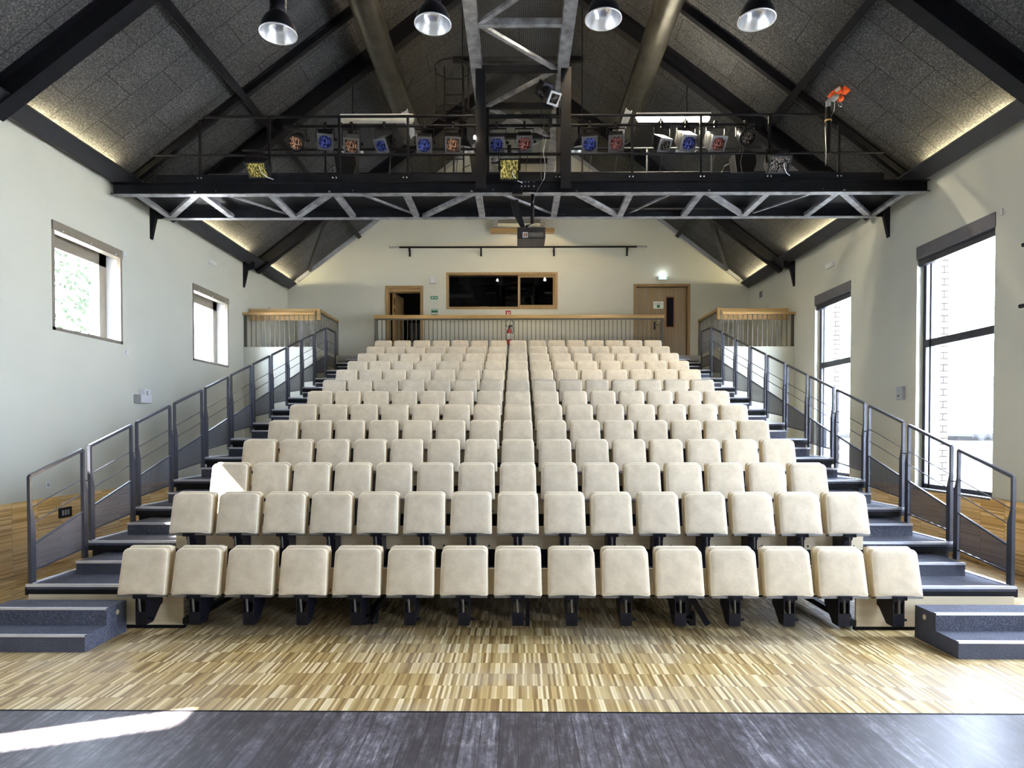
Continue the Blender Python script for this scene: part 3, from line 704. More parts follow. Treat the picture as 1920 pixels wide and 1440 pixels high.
# ---------------------------------------------------------------- ventilation ducts
for s, nm in ((-1, 'left'), (1, 'right')):
    X = -2.52 if s < 0 else 2.46
    t_ = thing('ventilation_duct', 'round spiral metal ventilation duct along the %s side of the ridge' % nm, 'duct', (X, 15.3, 9.0), 0, 'ventilation ducts')
    obj('duct_tube', MB().tube([(0, -18, 0), (0, 0, 0)], .235, 28), M_duct, t_)
    obj('end_cap', MB().lathe([(0, 0), (.24, 0), (.25, .02), (.25, .05), (.235, .05)], 28, Matrix.Rotation(R(90), 4, 'X')), M_duct, t_)
    for yy in (-6.9, -1.6):
        g = MB(); a0 = R(-90) + s * R(-28) * 1
        for k in range(26):
            y = yy + k * .045
            g.add([Vector((.243 * math.cos(a0 + q), y, .243 * math.sin(a0 + q))) for q in (-.22, .22)] + [Vector((.252 * math.cos(a0 + q), y + .022, .252 * math.sin(a0 + q))) for q in (.22, -.22)], [(0, 1, 2, 3)])
        for q in (-.26, .26): g.beam(Vector((.245 * math.cos(a0 + q), yy - .03, .245 * math.sin(a0 + q))), Vector((.245 * math.cos(a0 + q), yy + 1.2, .245 * math.sin(a0 + q))), .02, .02)
        obj('air_grille', g, M_whitep, t_)
    for yy in (-1.0, -4.5, -8.0):
        obj('hanger_wire', MB().tube([(-.2 * s * -1, yy, .1), (s * -.2, yy, roofz(X) - 9.0)], .006), M_steel, t_)

# ---------------------------------------------------------------- bell pendants
def bell(loc, label, energy, group='bell pendants'):
    t_ = thing('bell_pendant', label, 'pendant lamp', loc, 0, group)
    prof = [(.212, 0), (.210, .02), (.19, .10), (.155, .17), (.105, .225), (.085, .24)]
    obj('shade', MB().lathe(prof, 32), M_blackgl, t_)
    obj('reflector', MB().lathe([(.209, .003), (.203, .02), (.184, .10), (.150, .165), (.10, .218), (.05, .232), (0, .232)], 32), M_reflect, t_)
    obj('rim', MB().lathe([(.205, 0), (.216, 0), (.216, .012), (.205, .012)], 32), M_alu, t_)
    obj('gear_housing', MB().lathe([(.085, .235), (.095, .25), (.095, .30), (.088, .31), (.095, .33), (.095, .56), (0, .57)], 20), M_blackgl, t_)
    obj('stem', MB().tube([(0, 0, .56), (0, 0, roofz(loc[0]) - loc[2] - .02)], .012), M_steel, t_)
    obj('lamp_bulb', MB().lathe([(0, .13), (.03, .14), (.045, .17), (.03, .21), (.02, .23)], 12), E_bulb if energy else M_white, t_)
    if energy: light('bulb_light', 'POINT', (0, 0, .07), energy, (1, .90, .76), t_, shadow_soft_size=.06)
    return t_
bn = ['leftmost of the four near bell pendants, black with bright inside', 'near black bell pendant left of the ridge catwalk', 'near black bell pendant right of the ridge catwalk', 'rightmost of the four near black bell pendants']
for (x, y), l_ in zip(((525, 70), (813, 54), (1129, 47), (1412, 50)), bn): bell(PX(x, y, 7.55), l_, 0)
bn2 = ['far black bell pendant behind the left part of the cross catwalk', 'far black bell pendant just left of the centre frame', 'far black bell pendant just right of the centre frame', 'far black bell pendant behind the right part of the cross catwalk']
for x, l_ in zip((663, 868, 1090, 1284), bn2): bell(PX(x, 287, 12.98), l_, 0)

# ---------------------------------------------------------------- light battens
def batten(x0, x1, lit, label):
    a, b = PX(x0, 229, 11.9), PX(x1, 229, 11.9)
    t_ = thing('light_batten', label, 'light', ((a.x + b.x) / 2, 11.9, a.z)); h = (b.x - a.x) / 2
    obj('tray', MB().box((-h, -.05, .04), (h, .07, .09)), M_whitep, t_)
    if lit:
        for k in range(3):
            u = -h + 2 * h * (k + .5) / 3
            obj('tube_light', MB().tube([(u - h / 3 + .02, 0, 0), (u - h / 3 + .05, 0, 0), (u + h / 3 - .05, 0, 0), (u + h / 3 - .02, 0, 0)], [.02, .055, .055, .02], 12), E_tube, t_)
        light('batten_glow', 'AREA', (0, 0, -.08), 60, (1, .9, .66), t_, shape='RECTANGLE', size=2 * h, size_y=.1)
        light('batten_glow', 'AREA', (0, -.1, .1), 14, (1, .9, .66), t_, shape='RECTANGLE', size=2 * h, size_y=.1, rot=(R(180), 0, 0))
    else: obj('diffuser', MB().tube([(-h, 0, 0), (-h + .03, 0, 0), (h - .03, 0, 0), (h, 0, 0)], [.03, .055, .055, .03], 12), M_tubeoff, t_)
batten(641, 777, False, 'unlit white fluorescent batten behind the left half of the catwalk rail')
batten(1190, 1328, True, 'glowing fluorescent batten in three lengths behind the right half of the catwalk rail')

# ---------------------------------------------------------------- stage lights
def stage_light(x, y, lens, label, tilt=0.5, pan=0.0, shape='box', pipe_z=7.31, size=.27, d=11.2):
    c = PX(x, y, d); t_ = thing('stage_spotlight', label, 'stage light', (c.x, d, c.z), 0, 'stage lights on the catwalk')
    h = size / 2
    Mx = Matrix.Rotation(pan, 4, 'Z') @ Matrix.Rotation(tilt, 4, 'X')
    b = MB()
    if shape == 'box':
        b.prism([(-h, -h), (-h, h), (h * 1.7, h * .8), (h * 1.9, h * .3), (h * 1.9, -h * .5), (h * 1.2, -h * .85)], -h * .85, h * .85, 0)
    else: b.lathe([(h, -h), (h * 1.02, 0), (h * .8, h * 1.2), (h * .4, h * 1.7), (0, h * 1.75)], 18, Matrix.Rotation(-R(90), 4, 'X'))
    body = obj('lamp_body', b.xf(Mx), M_blackgl, t_)
    fr = MB()
    if shape == 'box': frame_ring(fr, -h, h, -h, h, -h - .02, -h, .03)
    else: fr.lathe([(h * .85, -h - .02), (h * 1.08, -h - .02), (h * 1.08, -h + .02)], 20, Matrix.Rotation(-R(90), 4, 'X'))
    obj('gel_frame', fr.xf(Mx), M_mask if shape == 'box' else M_black, body)
    obj('colour_gel' if lens is not G_clear else 'lens', MB().lathe([(0, 0), (h * .82, 0)], 20, Matrix.Translation((0, -h - .006, 0)) @ Matrix.Rotation(R(90), 4, 'X'), smooth=False).xf(Mx), lens, body)
    if shape == 'box': obj('mask_plate', MB().box((-h + .01, -h - .003, -h + .01), (h - .01, -h, h - .01)).xf(Mx), M_mask if lens is not G_amber else M_black, body)
    top = max(.12, pipe_z - c.z - .06)
    s_ = h + .02
    obj('yoke', MB().box((-s_ - .008, -.02, -.02), (-s_, .02, top)).box((s_, -.02, -.02), (s_ + .008, .02, top)).box((-s_, -.02, top - .008), (s_, .02, top)), M_steel, t_)
    obj('hook_clamp', MB().box((-.02, -.03, top), (.02, .03, top + .06)).lathe([(.03, -.02), (.045, -.02), (.045, .02), (.03, .02)], 12, Matrix.Translation((0, 0, top + .08)) @ Matrix.Rotation(R(90), 4, 'Y')), M_black, t_)
    obj('wing_bolt', MB().box((s_ + .008, -.03, -.012), (s_ + .04, .03, .012)).lathe([(0, 0), (.02, 0), (.02, .05), (0, .05)], 8, Matrix.Translation((s_, 0, 0)) @ Matrix.Rotation(R(90), 4, 'Y')), M_black, t_)
    obj('power_cable', MB().tube([(.02, .2, .02), (.06, .25, -.12), (.03, .3, -.35), (.08, .3, -.62)], .006), M_rubber, t_)
    return t_
stage_light(560, 267, G_amber, 'round stage light with crumpled amber gel, leftmost on the catwalk pipe', .66, 0, 'round')
stage_light(612, 265, G_blue, 'boxy stage light with bright blue gel, second from the left on the pipe', .66, .25)
stage_light(661, 273, G_amber, 'boxy stage light with amber gel under the left end of the unlit batten', .66, .2)
stage_light(722, 273, G_blue, 'small boxy stage light with dark blue lens under the unlit batten', .66, -.35, size=.24)
stage_light(797, 272, G_blue, 'boxy stage light with glinting blue gel, left of the amber one by the ladder', .66, .1)
stage_light(850, 272, G_amber, 'boxy stage light with copper amber gel in front of the ladder', .66, .1)
stage_light(932, 272, G_blue, 'dark blue gelled stage light inside the centre frame', .66, 0)
stage_light(983, 270, G_pink, 'dark red gelled stage light inside the centre frame', .66, 0)
stage_light(1104, 272, G_blue, 'boxy stage light with deep blue gel right of the centre frame', .66, -.1)
stage_light(1153, 270, G_pink, 'boxy stage light with salmon red gel right of the centre frame', .66, -.1)
stage_light(1238, 274, G_clear, 'small bare profile stage light with dark round lens below the lit batten', .66, .3, size=.23)
stage_light(1283, 270, G_blue, 'wide stage light with pale blue gel below the lit batten', .66, .15)
stage_light(1337, 272, G_pink, 'boxy stage light with dim pink gel right of the lit batten', .66, .15)
stage_light(1392, 260, G_clear, 'round black stage light, rightmost on the catwalk pipe', .66, .1, 'round')

def flood(x, y, label, gelm, d=10.85, w_=.36, h_=.30, tilt=.9):
    c = PX(x, y, d); t_ = thing('flood_light', label, 'flood light', (c.x, d, c.z), 0, 'flood lights on the catwalk')
    Mx = Matrix.Rotation(tilt, 4, 'X'); b = MB().prism([(-.11, -h_ / 2), (-.11, h_ / 2), (.10, h_ / 3), (.13, 0), (.10, -h_ / 3)], -w_ / 2, w_ / 2, 0)
    body = obj('lamp_body', b.xf(Mx), M_black, t_)
    fr = MB(); frame_ring(fr, -w_ / 2, w_ / 2, -h_ / 2, h_ / 2, -.125, -.11, .025); obj('front_frame', fr.xf(Mx), M_steel, body)
    obj('colour_gel', MB().box((-w_ / 2 + .025, -.118, -h_ / 2 + .025), (w_ / 2 - .025, -.113, h_ / 2 - .025)).xf(Mx), gelm, body)
    tp = 6.72 - c.z if c.z < 6.7 else .3
    obj('yoke', MB().box((-w_ / 2 - .015, -.015, 0), (-w_ / 2, .015, tp)).box((w_ / 2, -.015, 0), (w_ / 2 + .015, .015, tp)).box((-w_ / 2, -.015, tp - .012), (w_ / 2, .015, tp)), M_steel, t_)
    obj('hook_clamp', MB().box((-.03, -.03, tp), (.03, .16, tp + .05)), M_black, t_)
    obj('power_cable', MB().tube([(w_ / 2 - .05, .1, .05), (w_ / 2 - .08, -.08, -.02), (w_ / 2 - .12, -.12, -.08), (w_ / 2 - .1, -.1, -.14), (w_ / 2 - .03, -.02, -.19), (w_ / 2 + .05, .05, -.2)], .005), M_whitep, t_)
    return t_
flood(487, 314, 'flood light with amber glass pointing down near the left end of the catwalk', G_yellow)
flood(955, 322, 'flood light with bright yellow gel at the middle of the catwalk', G_yellow, d=10.78, w_=.34, tilt=.35, h_=.34)
flood(1452, 310, 'flood light with looped cable near the right end of the catwalk', G_clear, tilt=.7)
def blackbox(x, y, label, w_=.34, h_=.36, d=12.0):
    c = PX(x, y, d); t_ = thing('black_loudspeaker', label, 'loudspeaker', (c.x, d, c.z), 0, 'black boxes behind the catwalk rail')
    obj('cabinet', MB().prism([(-w_ / 2, h_ / 2), (w_ / 2, h_ / 2), (w_ / 2 + .03, 0), (w_ / 2 - .02, -h_ / 2), (-w_ / 2 + .05, -h_ / 2)], -.16, .16, 1), M_black, t_, bevel=.008)
    obj('mount', MB().box((-.03, -.03, h_ / 2), (.03, .03, h_ / 2 + .12)), M_steel, t_)
    obj('cable', MB().tube([(-w_ / 2, 0, .05), (-w_ / 2 - .12, 0, 0), (-w_ / 2 - .18, 0, -.12), (-w_ / 2 - .2, 0, -.25)], .008), M_rubber, t_)
blackbox(651, 316, 'black box speaker behind the catwalk under the amber stage light', .38, .36)
blackbox(893, 318, 'black box speaker against the left post of the centre frame', .22, .36, 11.6)
blackbox(1386, 316, 'black box speaker with cables behind the right part of the catwalk', .38, .36)

# big profile spotlight in the centre frame
c = PX(1032, 186, 10.75)
t_ = thing('profile_spotlight', 'large black profile spotlight pointing forward at the top of the centre frame', 'stage light', c)
Mx = Matrix.Rotation(R(32), 4, 'Z') @ Matrix.Rotation(R(42), 4, 'X')
body = obj('lamp_body', MB().lathe([(0, .42), (.08, .42), (.12, .36), (.13, .20), (.09, .17), (.085, -.02), (.10, -.03), (.10, -.12)], 18, Matrix.Rotation(-R(90), 4, 'X')).box((-.1, .18, -.1), (.1, .36, .13)).xf(Mx), M_blackgl, t_)
fr = MB(); frame_ring(fr, -.105, .105, -.105, .105, -.14, -.12, .03); obj('gel_frame', fr.xf(Mx), M_greyp, body)
obj('lens', MB().lathe([(0, 0), (.085, 0)], 20, Matrix.Translation((0, -.115, 0)) @ Matrix.Rotation(R(90), 4, 'X')).xf(Mx), G_clear, body)
obj('yoke', MB().box((-.16, .08, -.28), (-.145, .12, .03)).box((.145, .08, -.28), (.16, .12, .03)).box((-.16, .08, -.30), (.16, .12, -.28)), M_steel, t_)
obj('hook_clamp', MB().box((-.03, .07, -.42), (.03, .22, -.30)), M_black, t_)
obj('safety_cable', MB().tube([(-.1, .1, -.3), (-.13, .05, -.7), (-.17, .05, -1.1), (-.15, .1, -1.35)], .004), M_under, t_)
# small service bulbs near the frame
for x, y, d, l_ in ((937, 201, 12.9, 'small bare glowing bulb under the ridge catwalk'), (1064, 263, 10.9, 'small glowing bulb on the right post of the centre frame'), (890.5, 262, 10.85, 'tiny glowing bulb beside the left post of the centre frame'), (1000, 378, 17.3, 'warm bulb added under the far end of the ridge catwalk to light the back rows'), (860, -6, 10.1, 'warm lamp glowing left of the ridge catwalk at the top edge'), (1116, -6, 10.1, 'warm lamp glowing right of the ridge catwalk at the top edge')):
    c = PX(x, y, d); t_ = thing('service_bulb', l_, 'light bulb', c, 0, 'small bulbs at the catwalks')
    rr = .05 if y < 0 else .022
    obj('glass_bulb', MB().lathe([(0, -rr * 1.4), (rr * .8, -rr), (rr, 0), (rr * .6, rr), (rr * .5, rr * 1.6)], 12), E_bulb, t_)
    obj('socket', MB().lathe([(0, rr * 2.8), (rr * .55, rr * 2.8), (rr * .55, rr * 1.5)], 10).box((-.01, -.01, rr * 2.8), (.01, .01, rr * 2.8 + .1)), M_black, t_)
    light('bulb_light', 'POINT', (0, 0, 0), 1250 if y < 0 else (1000 if d > 17 else 5), (1, .72, .36) if d > 17 else (1, .80, .50), t_, shadow_soft_size=rr)  # the far bulb is an addition that warms the back rows

# projector and its arm under the catwalk
c = PX(995.5, 445, 10.9)
t_ = thing('video_projector', 'black video projector hanging on an arm under the middle of the catwalk', 'projector', c)
b = obj('projector_body', MB().box((-.235, -.20, -.10), (.235, .28, .09)), plain('projector_casing', (.02, .018, .018), .4, var=.1), t_, bevel=.012)
obj('lens_surround', MB().box((-.145, -.212, -.085), (-.055, -.2, .005)), M_greyp, b)
obj('lens', MB().box((-.13, -.216, -.07), (-.07, -.212, -.01)), G_amber, b)
obj('vent', MB().box((-.04, -.206, -.07), (.20, -.2, .0)), M_under, b)
obj('arm_tube', MB().tube([(-.12, .0, .09), (-.06, .05, .18), (.02, .1, .25), (.03, .1, .95)], .032), M_blackgl, t_)
obj('arm_cover', MB().prism([(-.35, .60), (-.22, .62), (-.18, .42), (-.10, .16), (-.17, .14), (-.30, .38)], .0, .04, 1), M_black, t_)
obj('mount_plate', MB().box((-.28, .06, .80), (.10, .12, .98)), M_steel, t_)
bl = MB()
for q in (-.26, -.2, -.14, -.05): bl.lathe([(0, 0), (.012, 0), (.012, .012)], 8, Matrix.Translation((q + .1, .055, .94)) @ Matrix.Rotation(R(90), 4, 'X')).lathe([(0, 0), (.012, 0), (.012, .012)], 8, Matrix.Translation((q + .1, .055, .86)) @ Matrix.Rotation(R(90), 4, 'X'))
obj('bolts', bl, M_alu, t_)
obj('white_cable', MB().tube([(.03, .05, .58), (.12, .0, .80), (.22, -.05, .95), (.24, -.08, 1.15), (.2, -.08, 1.4), (.25, -.08, 1.6)], .005), M_greyp, t_)
obj('sensor_box', MB().box((-.32, -.0, .72), (-.14, .1, .82)), M_blackgl, t_, bevel=.01)

# orange hoist on its swivel post
c = PX(1545, 290, 10.8)
t_ = thing('electric_hoist', 'orange electric hoist on a pole arm at the right end of the catwalk', 'hoist', c)
obj('pole', MB().tube([(0, 0, -.05), (0, 0, .72)], .05, 12), M_steel, t_)
def HP(x, y, d=10.8): return PX(x, y, d) - c
obj('arm', MB().beam(HP(1541, 200), HP(1608, 133), .03, .03).prism([tuple((HP(1541, 200).x, HP(1541, 200).z)), (HP(1550, 192).x, HP(1550, 192).z), (HP(1548, 215).x, HP(1548, 215).z), (HP(1541, 225).x, HP(1541, 225).z)], -.015, .015, 1), M_alu, t_)
obj('arm_bar', MB().beam(HP(1604, 137, 10.7), HP(1572, 170, 10.7), .03, .035), M_alu, t_)
obj('arm_end_cap', MB().beam(HP(1609, 132, 10.7), HP(1603, 138, 10.7), .07, .07), M_black, t_)
p0, p1 = HP(1549, 190), HP(1574, 172)
hb = obj('motor_body', MB().beam(p0, p1, .14, .10), M_orange, t_, bevel=.01)
obj('drum_cover', MB().prism([(HP(u, v).x, HP(u, v).z) for u, v in ((1566, 168), (1584, 168), (1584.5, 178), (1577, 187), (1568, 185))], -.14, .0, 1), M_orange, hb)
obj('label_plate', MB().beam(HP(1558.5, 180, 10.72), HP(1566.5, 173.5, 10.72), .01, .045), M_whitep, hb)
obj('cable_drum', MB().lathe([(0, -.05), (.045, -.05), (.045, .05), (0, .05)], 14, Matrix.Translation(HP(1557, 192, 10.75)) @ Matrix.Rotation(R(90), 4, 'X')), M_greyp, t_)
obj('hook_block', MB().lathe([(0, -.03), (.05, -.03), (.05, .03), (0, .03)], 14, Matrix.Translation(HP(1567, 194, 10.75)) @ Matrix.Rotation(R(90), 4, 'X')), M_orange, t_)
q = HP(1567.5, 205, 10.75)
obj('hook', MB().tube([q + Vector((.03 * math.sin(a_), 0, .03 * math.cos(a_))) for a_ in [k * .5 for k in range(11)]], .008).tube([q + Vector((0, 0, .03)), q + Vector((0, 0, .08))], .01), M_chrome, t_)
obj('strap', MB().lathe([(.056, -.012), (.056, .012)], 14, Matrix.Translation((0, 0, .50))), M_oakx, t_)
obj('control_cable', MB().tube([HP(1557, 200), HP(1556, 215), HP(1548, 232), (-.05, 0, .4), (-.04, -.03, 0), (-.05, -.03, -.25)], .006), M_alu, t_)

# ---------------------------------------------------------------- raked seating stand
RISE, GO, Y1, Z1 = .284, .9235, 6.44, .447
def PZ(k): return Z1 + RISE * (k - 1)
def PY(k): return Y1 + GO * (k - 1)
HW = 5.0
stand = thing('seating_stand', 'raked telescopic seating stand with carpeted steps climbing to the gallery', 'grandstand', (0, Y1, 0))
OS = Matrix.Translation((0, -Y1, 0))
def stp(name, mb, m, parent=stand, **k): return obj(name, mb.xf(OS), m, parent, **k)
for k in range(1, 14):
    y0, y1, z = PY(k), PY(k + 1) if k < 13 else 18.46, PZ(k)
    dk = stp('platform_deck', MB().box((-HW, y0, z - .05), (HW, y1 + .02, z)), M_carpet)
    stp('edge_beam', MB().box((-HW - .02, y0 + .005, z - .11), (HW + .02, y0 + .06, z - .03)), M_black, dk)
    for s in (-1, 1):
        stp('step_nosing', MB().box((s * 3.92, y0 - .012, z - .022), (s * HW, y0 + .03, z + .004)), M_alu, dk)
        stp('edge_trim', MB().box((s * (HW - .05), y0 + .03, z), (s * HW, y1, z + .008)), M_alu, dk)
    if k > 1: stp('riser_panel', MB().box((-HW + .02, y0 + .06, PZ(k - 1)), (HW - .02, y0 + .08, z - .05)), M_black, dk)
    stp('fascia_board', MB().box((-3.94, y0 - .045, z - .08), (3.94, y0 - .025, z + .185)), M_birch, dk, bevel=.003)
    holes_ = MB()
    for q in range(-7, 8):
        for e in (.02, ): holes_.lathe([(0, 0), (.012, 0), (.012, .003)], 8, Matrix.Translation((q * .52 + .19, y0 - .046, z - .04)) @ Matrix.Rotation(R(90), 4, 'X'))
    if k < 4: tag(stp('screw_heads', holes_, M_black, dk), kind='stuff')
# last landing in front of the gallery, level P14
# half steps in both aisles
for k in range(1, 14):
    y0, y1, z = PY(k) + .46, (PY(k + 1)), PZ(k)
    for s in (-1, 1):
        st_ = stp('aisle_step', MB().box((s * 3.93, y0, z), (s * 4.81, y1 + .06, z + RISE / 2)), M_carpet)
        stp('step_nosing', MB().box((s * 3.93, y0 - .01, z + RISE / 2 - .02), (s * 4.81, y0 + .03, z + RISE / 2 + .004)), M_alu, st_)
# front wooden panels and legs
for s in (-1, 1):
    stp('front_panel', MB().box((s * 3.40, Y1 + .0, .04), (s * 4.98, Y1 + .02, Z1 - .1)), M_birch)
    stp('panel_plinth', MB().box((s * 3.40, Y1 + .02, .0), (s * 4.98, Y1 + .06, .05)), M_black)
    for k in range(1, 14):
        stp('support_leg', MB().box((s * (HW - .1), PY(k) + .1, 0), (s * (HW - .04), PY(k) + .16, PZ(k) - .05)), M_black)
for X in (-3.35, -1.55, 1.75, 3.35):
    lf = stp('understructure_frame', MB().box((X - .03, Y1 + .1, .08), (X + .03, Y1 + .18, Z1 - .05)).box((X - .03, Y1 - .35 + .3, .06), (X + .03, PY(4), .12)).beam((X, Y1 + .15, Z1 - .08), (X + .35, Y1 + .85, .1), .04, .05).box((X - .03, PY(2) + .1, .1), (X + .03, PY(2) + .16, PZ(2) - .05)), M_black)
    stp('castor_wheel', MB().lathe([(0, -.03), (.07, -.03), (.07, .03), (0, .03)], 16, Matrix.Translation((X + .05, Y1 + .2, .07)) @ Matrix.Rotation(R(90), 4, 'Y')), M_rubber, lf)
for a_, b_, w_ in (((1.75, .36), (1.95, .02), .06), ((-1.55, .02), (-1.30, .36), .03), ((.1, 0), (.1, .36), .04)): stp('understructure_brace', MB().beam((a_[0], Y1 + .12, a_[1]), (b_[0], Y1 + .12, b_[1]), .03, w_), M_blackgl)
stp('back_screen', MB().box((-3.9, PY(4), 0), (3.9, PY(4) + .05, PZ(4) - .06)), M_black)

# top landing pieces at P14 in the aisles
for s in (-1, 1):
    struct('trim_%d' % (6 if s < 0 else 7), MB().box((s * 3.93, 18.43, GZ - .12), (s * 5.2, 18.46, GZ + .005)), M_greyp)

# ---------------------------------------------------------------- seats
def cushion(wt, wb, h, t, r=.055, crown=.012):
    """upright pad in the x-z plane, front towards -y, round top corners"""
    out = []
    out.append((-wb / 2 + .012, 0)); out.append((-wb / 2, .012))
    for k in range(7):
        a_ = math.pi - k * math.pi / 12; out.append((-wt / 2 + r + r * math.cos(a_), h - r + r * math.sin(a_)))
    for k in range(7):
        a_ = math.pi / 2 - k * math.pi / 12; out.append((wt / 2 - r + r * math.cos(a_), h - r + r * math.sin(a_)))
    out.append((wb / 2, .012)); out.append((wb / 2 - .012, 0))
    cx, cz = 0, h / 2; n = len(out); rings = []
    def inset(d): return [(x * (1 - d / (wt / 2)), cz + (z - cz) * (1 - d / (h / 2))) for x, z in out]
    for d, y in ((.0, t), (.0, t * .35), (.004, t * .12), (.012, .0), (.05, -crown * .6), (.13, -crown), (.21, -crown * 1.1)):
        rings.append([(x, y, z) for x, z in inset(d)])
    mb = MB(); vs_ = [v for g in rings for v in g]; fs = []
    for i in range(len(rings) - 1):
        for k in range(n): fs.append((i * n + k, i * n + (k + 1) % n, (i + 1) * n + (k + 1) % n, (i + 1) * n + k))
    fs.append(tuple((len(rings) - 1) * n + k for k in range(n)))
    mb.add(vs_, fs, True)
    for q in range(n * 1): mb.mi[q] = 1
    for q in range(n * 2, n * 3): mb.mi[q] = 2
    pass; mb.add(rings[0], [tuple(range(n))])
    return mb
lean = math.atan2(.10, .45)
Mf = Matrix.Translation((0, -.055, .425)) @ Matrix.Rotation(-lean, 4, 'X')
seat_me = cushion(.452, .468, .452, .075).xf(Mf).data('seat_cushion', [M_seat, M_side, M_piping])
Mb_ = Matrix.Translation((0, .042, .43)) @ Matrix.Rotation(-lean * .9, 4, 'X')
back_me = cushion(.452, .462, .458, .05).xf(Mb_).data('backrest', [M_seat, M_side, M_piping])
def shell(w_, h, M_, t=.008): return cushion(w_, w_ + .008, h, t, .055, 0).xf(M_)
pan_me = MB().prism([(-.225, 0), (-.06, .018), (.06, .018), (.225, 0), (.225, -.016), (-.225, -.016)], .0, .08, 1).xf(Mf).data('seat_pan', M_under)
shell_me = MB().box((-.215, .051, .0), (.215, .060, .45)).xf(Mb_).data('back_shell', M_birch)
def bracket(row1):
    mb = MB()
    mb.box((-.065, -.07, .395), (.065, .02, .435)).box((-.045, -.03, .36), (.045, .06, .40))
    for s in (-1, 1): mb.lathe([(0, 0), (.012, 0), (.012, .01)], 8, Matrix.Translation((s * .05, -.07, .415)) @ Matrix.Rotation(R(90), 4, 'X'))
    zt = .38 if row1 else .25
    for s in (-1, 1):
        if row1: mb.prism([(-.045, .40), (.10, .40), (.235, .42), (.235, .28), (.19, .26), (.07, .14), (-.045, .14)], s * .05 - .005, s * .05 + .005, 0)
        else: mb.prism([(-.0, .40), (.14, .42), (.235, .36), (.235, .16), (.16, .12), (.06, .02), (-.0, .02)], s * .042 - .005, s * .042 + .005, 0)
    if row1: mb.box((-.05, -.045, .14), (.05, -.035, .26)).box((-.05, -.04, .135), (.05, .07, .145)).box((.05, -.01, .18), (.10, .01, .20))
    else: mb.box((-.042, -.0, .02), (.042, .01, .36)).box((-.06, -.02, .0), (.06, .12, .02))
    return mb.data('support_bracket', M_blackgl)
br1, br2 = bracket(True), bracket(False)
M_springm = plain('grey_spring_steel', (.09, .08, .07), .4, metal=.5)
spring_me = MB().tube([(-.01, -.06, .40), (-.004, -.055, .27)], .012, 8).data('return_spring', M_springm)
pipe_me = MB().xf(Matrix.Identity(4))
def seat_at(first, loc, label, me_br, group):
    if first is None:
        t_ = thing('folding_seat', label, 'seat', loc, 0, group)
        c1 = obj('seat_cushion', seat_me, None, t_); obj('seat_pan', pan_me, None, c1)
        b1 = obj('backrest', back_me, None, t_); obj('back_shell', shell_me, None, b1)
        k1 = obj('support_bracket', me_br, None, t_); obj('return_spring', spring_me, None, k1)
        return t_
    return dup(first, loc, None, label, group)
proto = {}
POSN = ['leftmost', 'second from left', 'third from left', 'fourth from left', 'fifth from left', 'sixth from left', 'one left of the middle', 'middle', 'one right of the middle', 'sixth from right', 'fifth from right', 'fourth from right', 'third from right', 'second from right', 'rightmost']
ROWN = ['front row', 'second row from the front', 'third row from the front', 'fourth row from the front', 'fifth row from the front', 'sixth row from the front', 'middle row of thirteen', 'sixth row from the back', 'fifth row from the back', 'fourth row from the back', 'third row from the back', 'second row from the back', 'back row by the gallery rail']
for k in range(13):
    y = 6.165 + GO * k; z = 0.0 if k == 0 else PZ(k)
    for j in range(15):
        key = k == 0
        adj = 'cream folding seat'
        if k == 2 and j == 0: adj = 'sunlit cream folding seat'
        lb = '%s, %s in the %s' % (adj, POSN[j], ROWN[k])
        o = seat_at(proto.get(key), ((j - 7) * .52, y, z), lb, br1 if key else br2, 'folding seats in the ' + ROWN[k])
        if key not in proto: proto[key] = o

# ---------------------------------------------------------------- stair railings
def railing(s, k, label, flat=False):
    y0 = PY(k) + .03; z0 = PZ(k); ln = .80; sl = 0 if flat else RISE / GO
    t_ = thing('stair_railing', label, 'railing', (s * (HW - .02), y0, z0), 0, 'stair railing panels on the %s' % ('left' if s < 0 else 'right'))
    H = 1.1
    def zz(y, h): return h + sl * y
    fr = MB()
    fr.beam((0, 0, H), (0, ln, zz(ln, H)), .035, .035)
    obj('handrail', fr, M_rail, t_, bevel=.004)
    for q, (yy, lo) in enumerate(((0.0, -.02), (ln, -.02 + (0 if flat else .12)))):
        ht = zz(yy, H)
        p = MB().box((-.016, yy - .016, ht - .33), (.016, yy + .016, ht))
        p.prism([(yy - .016, ht - .33), (yy + .016, ht - .33), (yy + .055, ht - .47), (yy + .055, lo), (yy - .012, lo), (yy - .012, ht - .44)], -.018, .018, 0)
        obj('post', p, M_rail, t_)
    for h in (.77, .60): obj('wire_rail', MB().tube([(0, .0, h + .0), (0, ln, zz(ln, h))], .006), M_rail, t_)
    sh = MB()
    sh.add([(0, .05, .13), (0, ln - .02, .13 + sl * ln * .35), (0, ln - .02, zz(ln, .39)), (0, .05, .40)], [(0, 1, 2, 3)])
    obj('perforated_panel', sh, M_perf, t_)
    obj('panel_frame', MB().beam((0, .05, .13), (0, ln, .13 + sl * ln * .35), .02, .015).beam((0, .05, .40), (0, ln, zz(ln, .39)), .02, .02), M_rail, t_)
    if not flat: obj('clamp_pin', MB().tube([(0, ln - .02, zz(ln, .74)), (0, ln + .13, zz(ln, .74))], .008), M_rail, t_)
for s, nm in ((-1, 'left'), (1, 'right')):
    for k in range(1, 12):
        if k == 1: l_ = 'lowest of the perforated steel railing panels on the %s stairs' % nm
        elif k < 7: l_ = 'perforated steel railing panel on the %s stairs, %s from the bottom' % (nm, ORD[k - 1])
        else: l_ = 'perforated steel railing panel on the %s stairs, %s below the level top one' % (nm, ['first', 'second', 'third', 'fourth', 'fifth'][11 - k])
        railing(s, k, l_)
    railing(s, 12, 'level topmost steel railing panel at the head of the %s stairs' % nm, True)

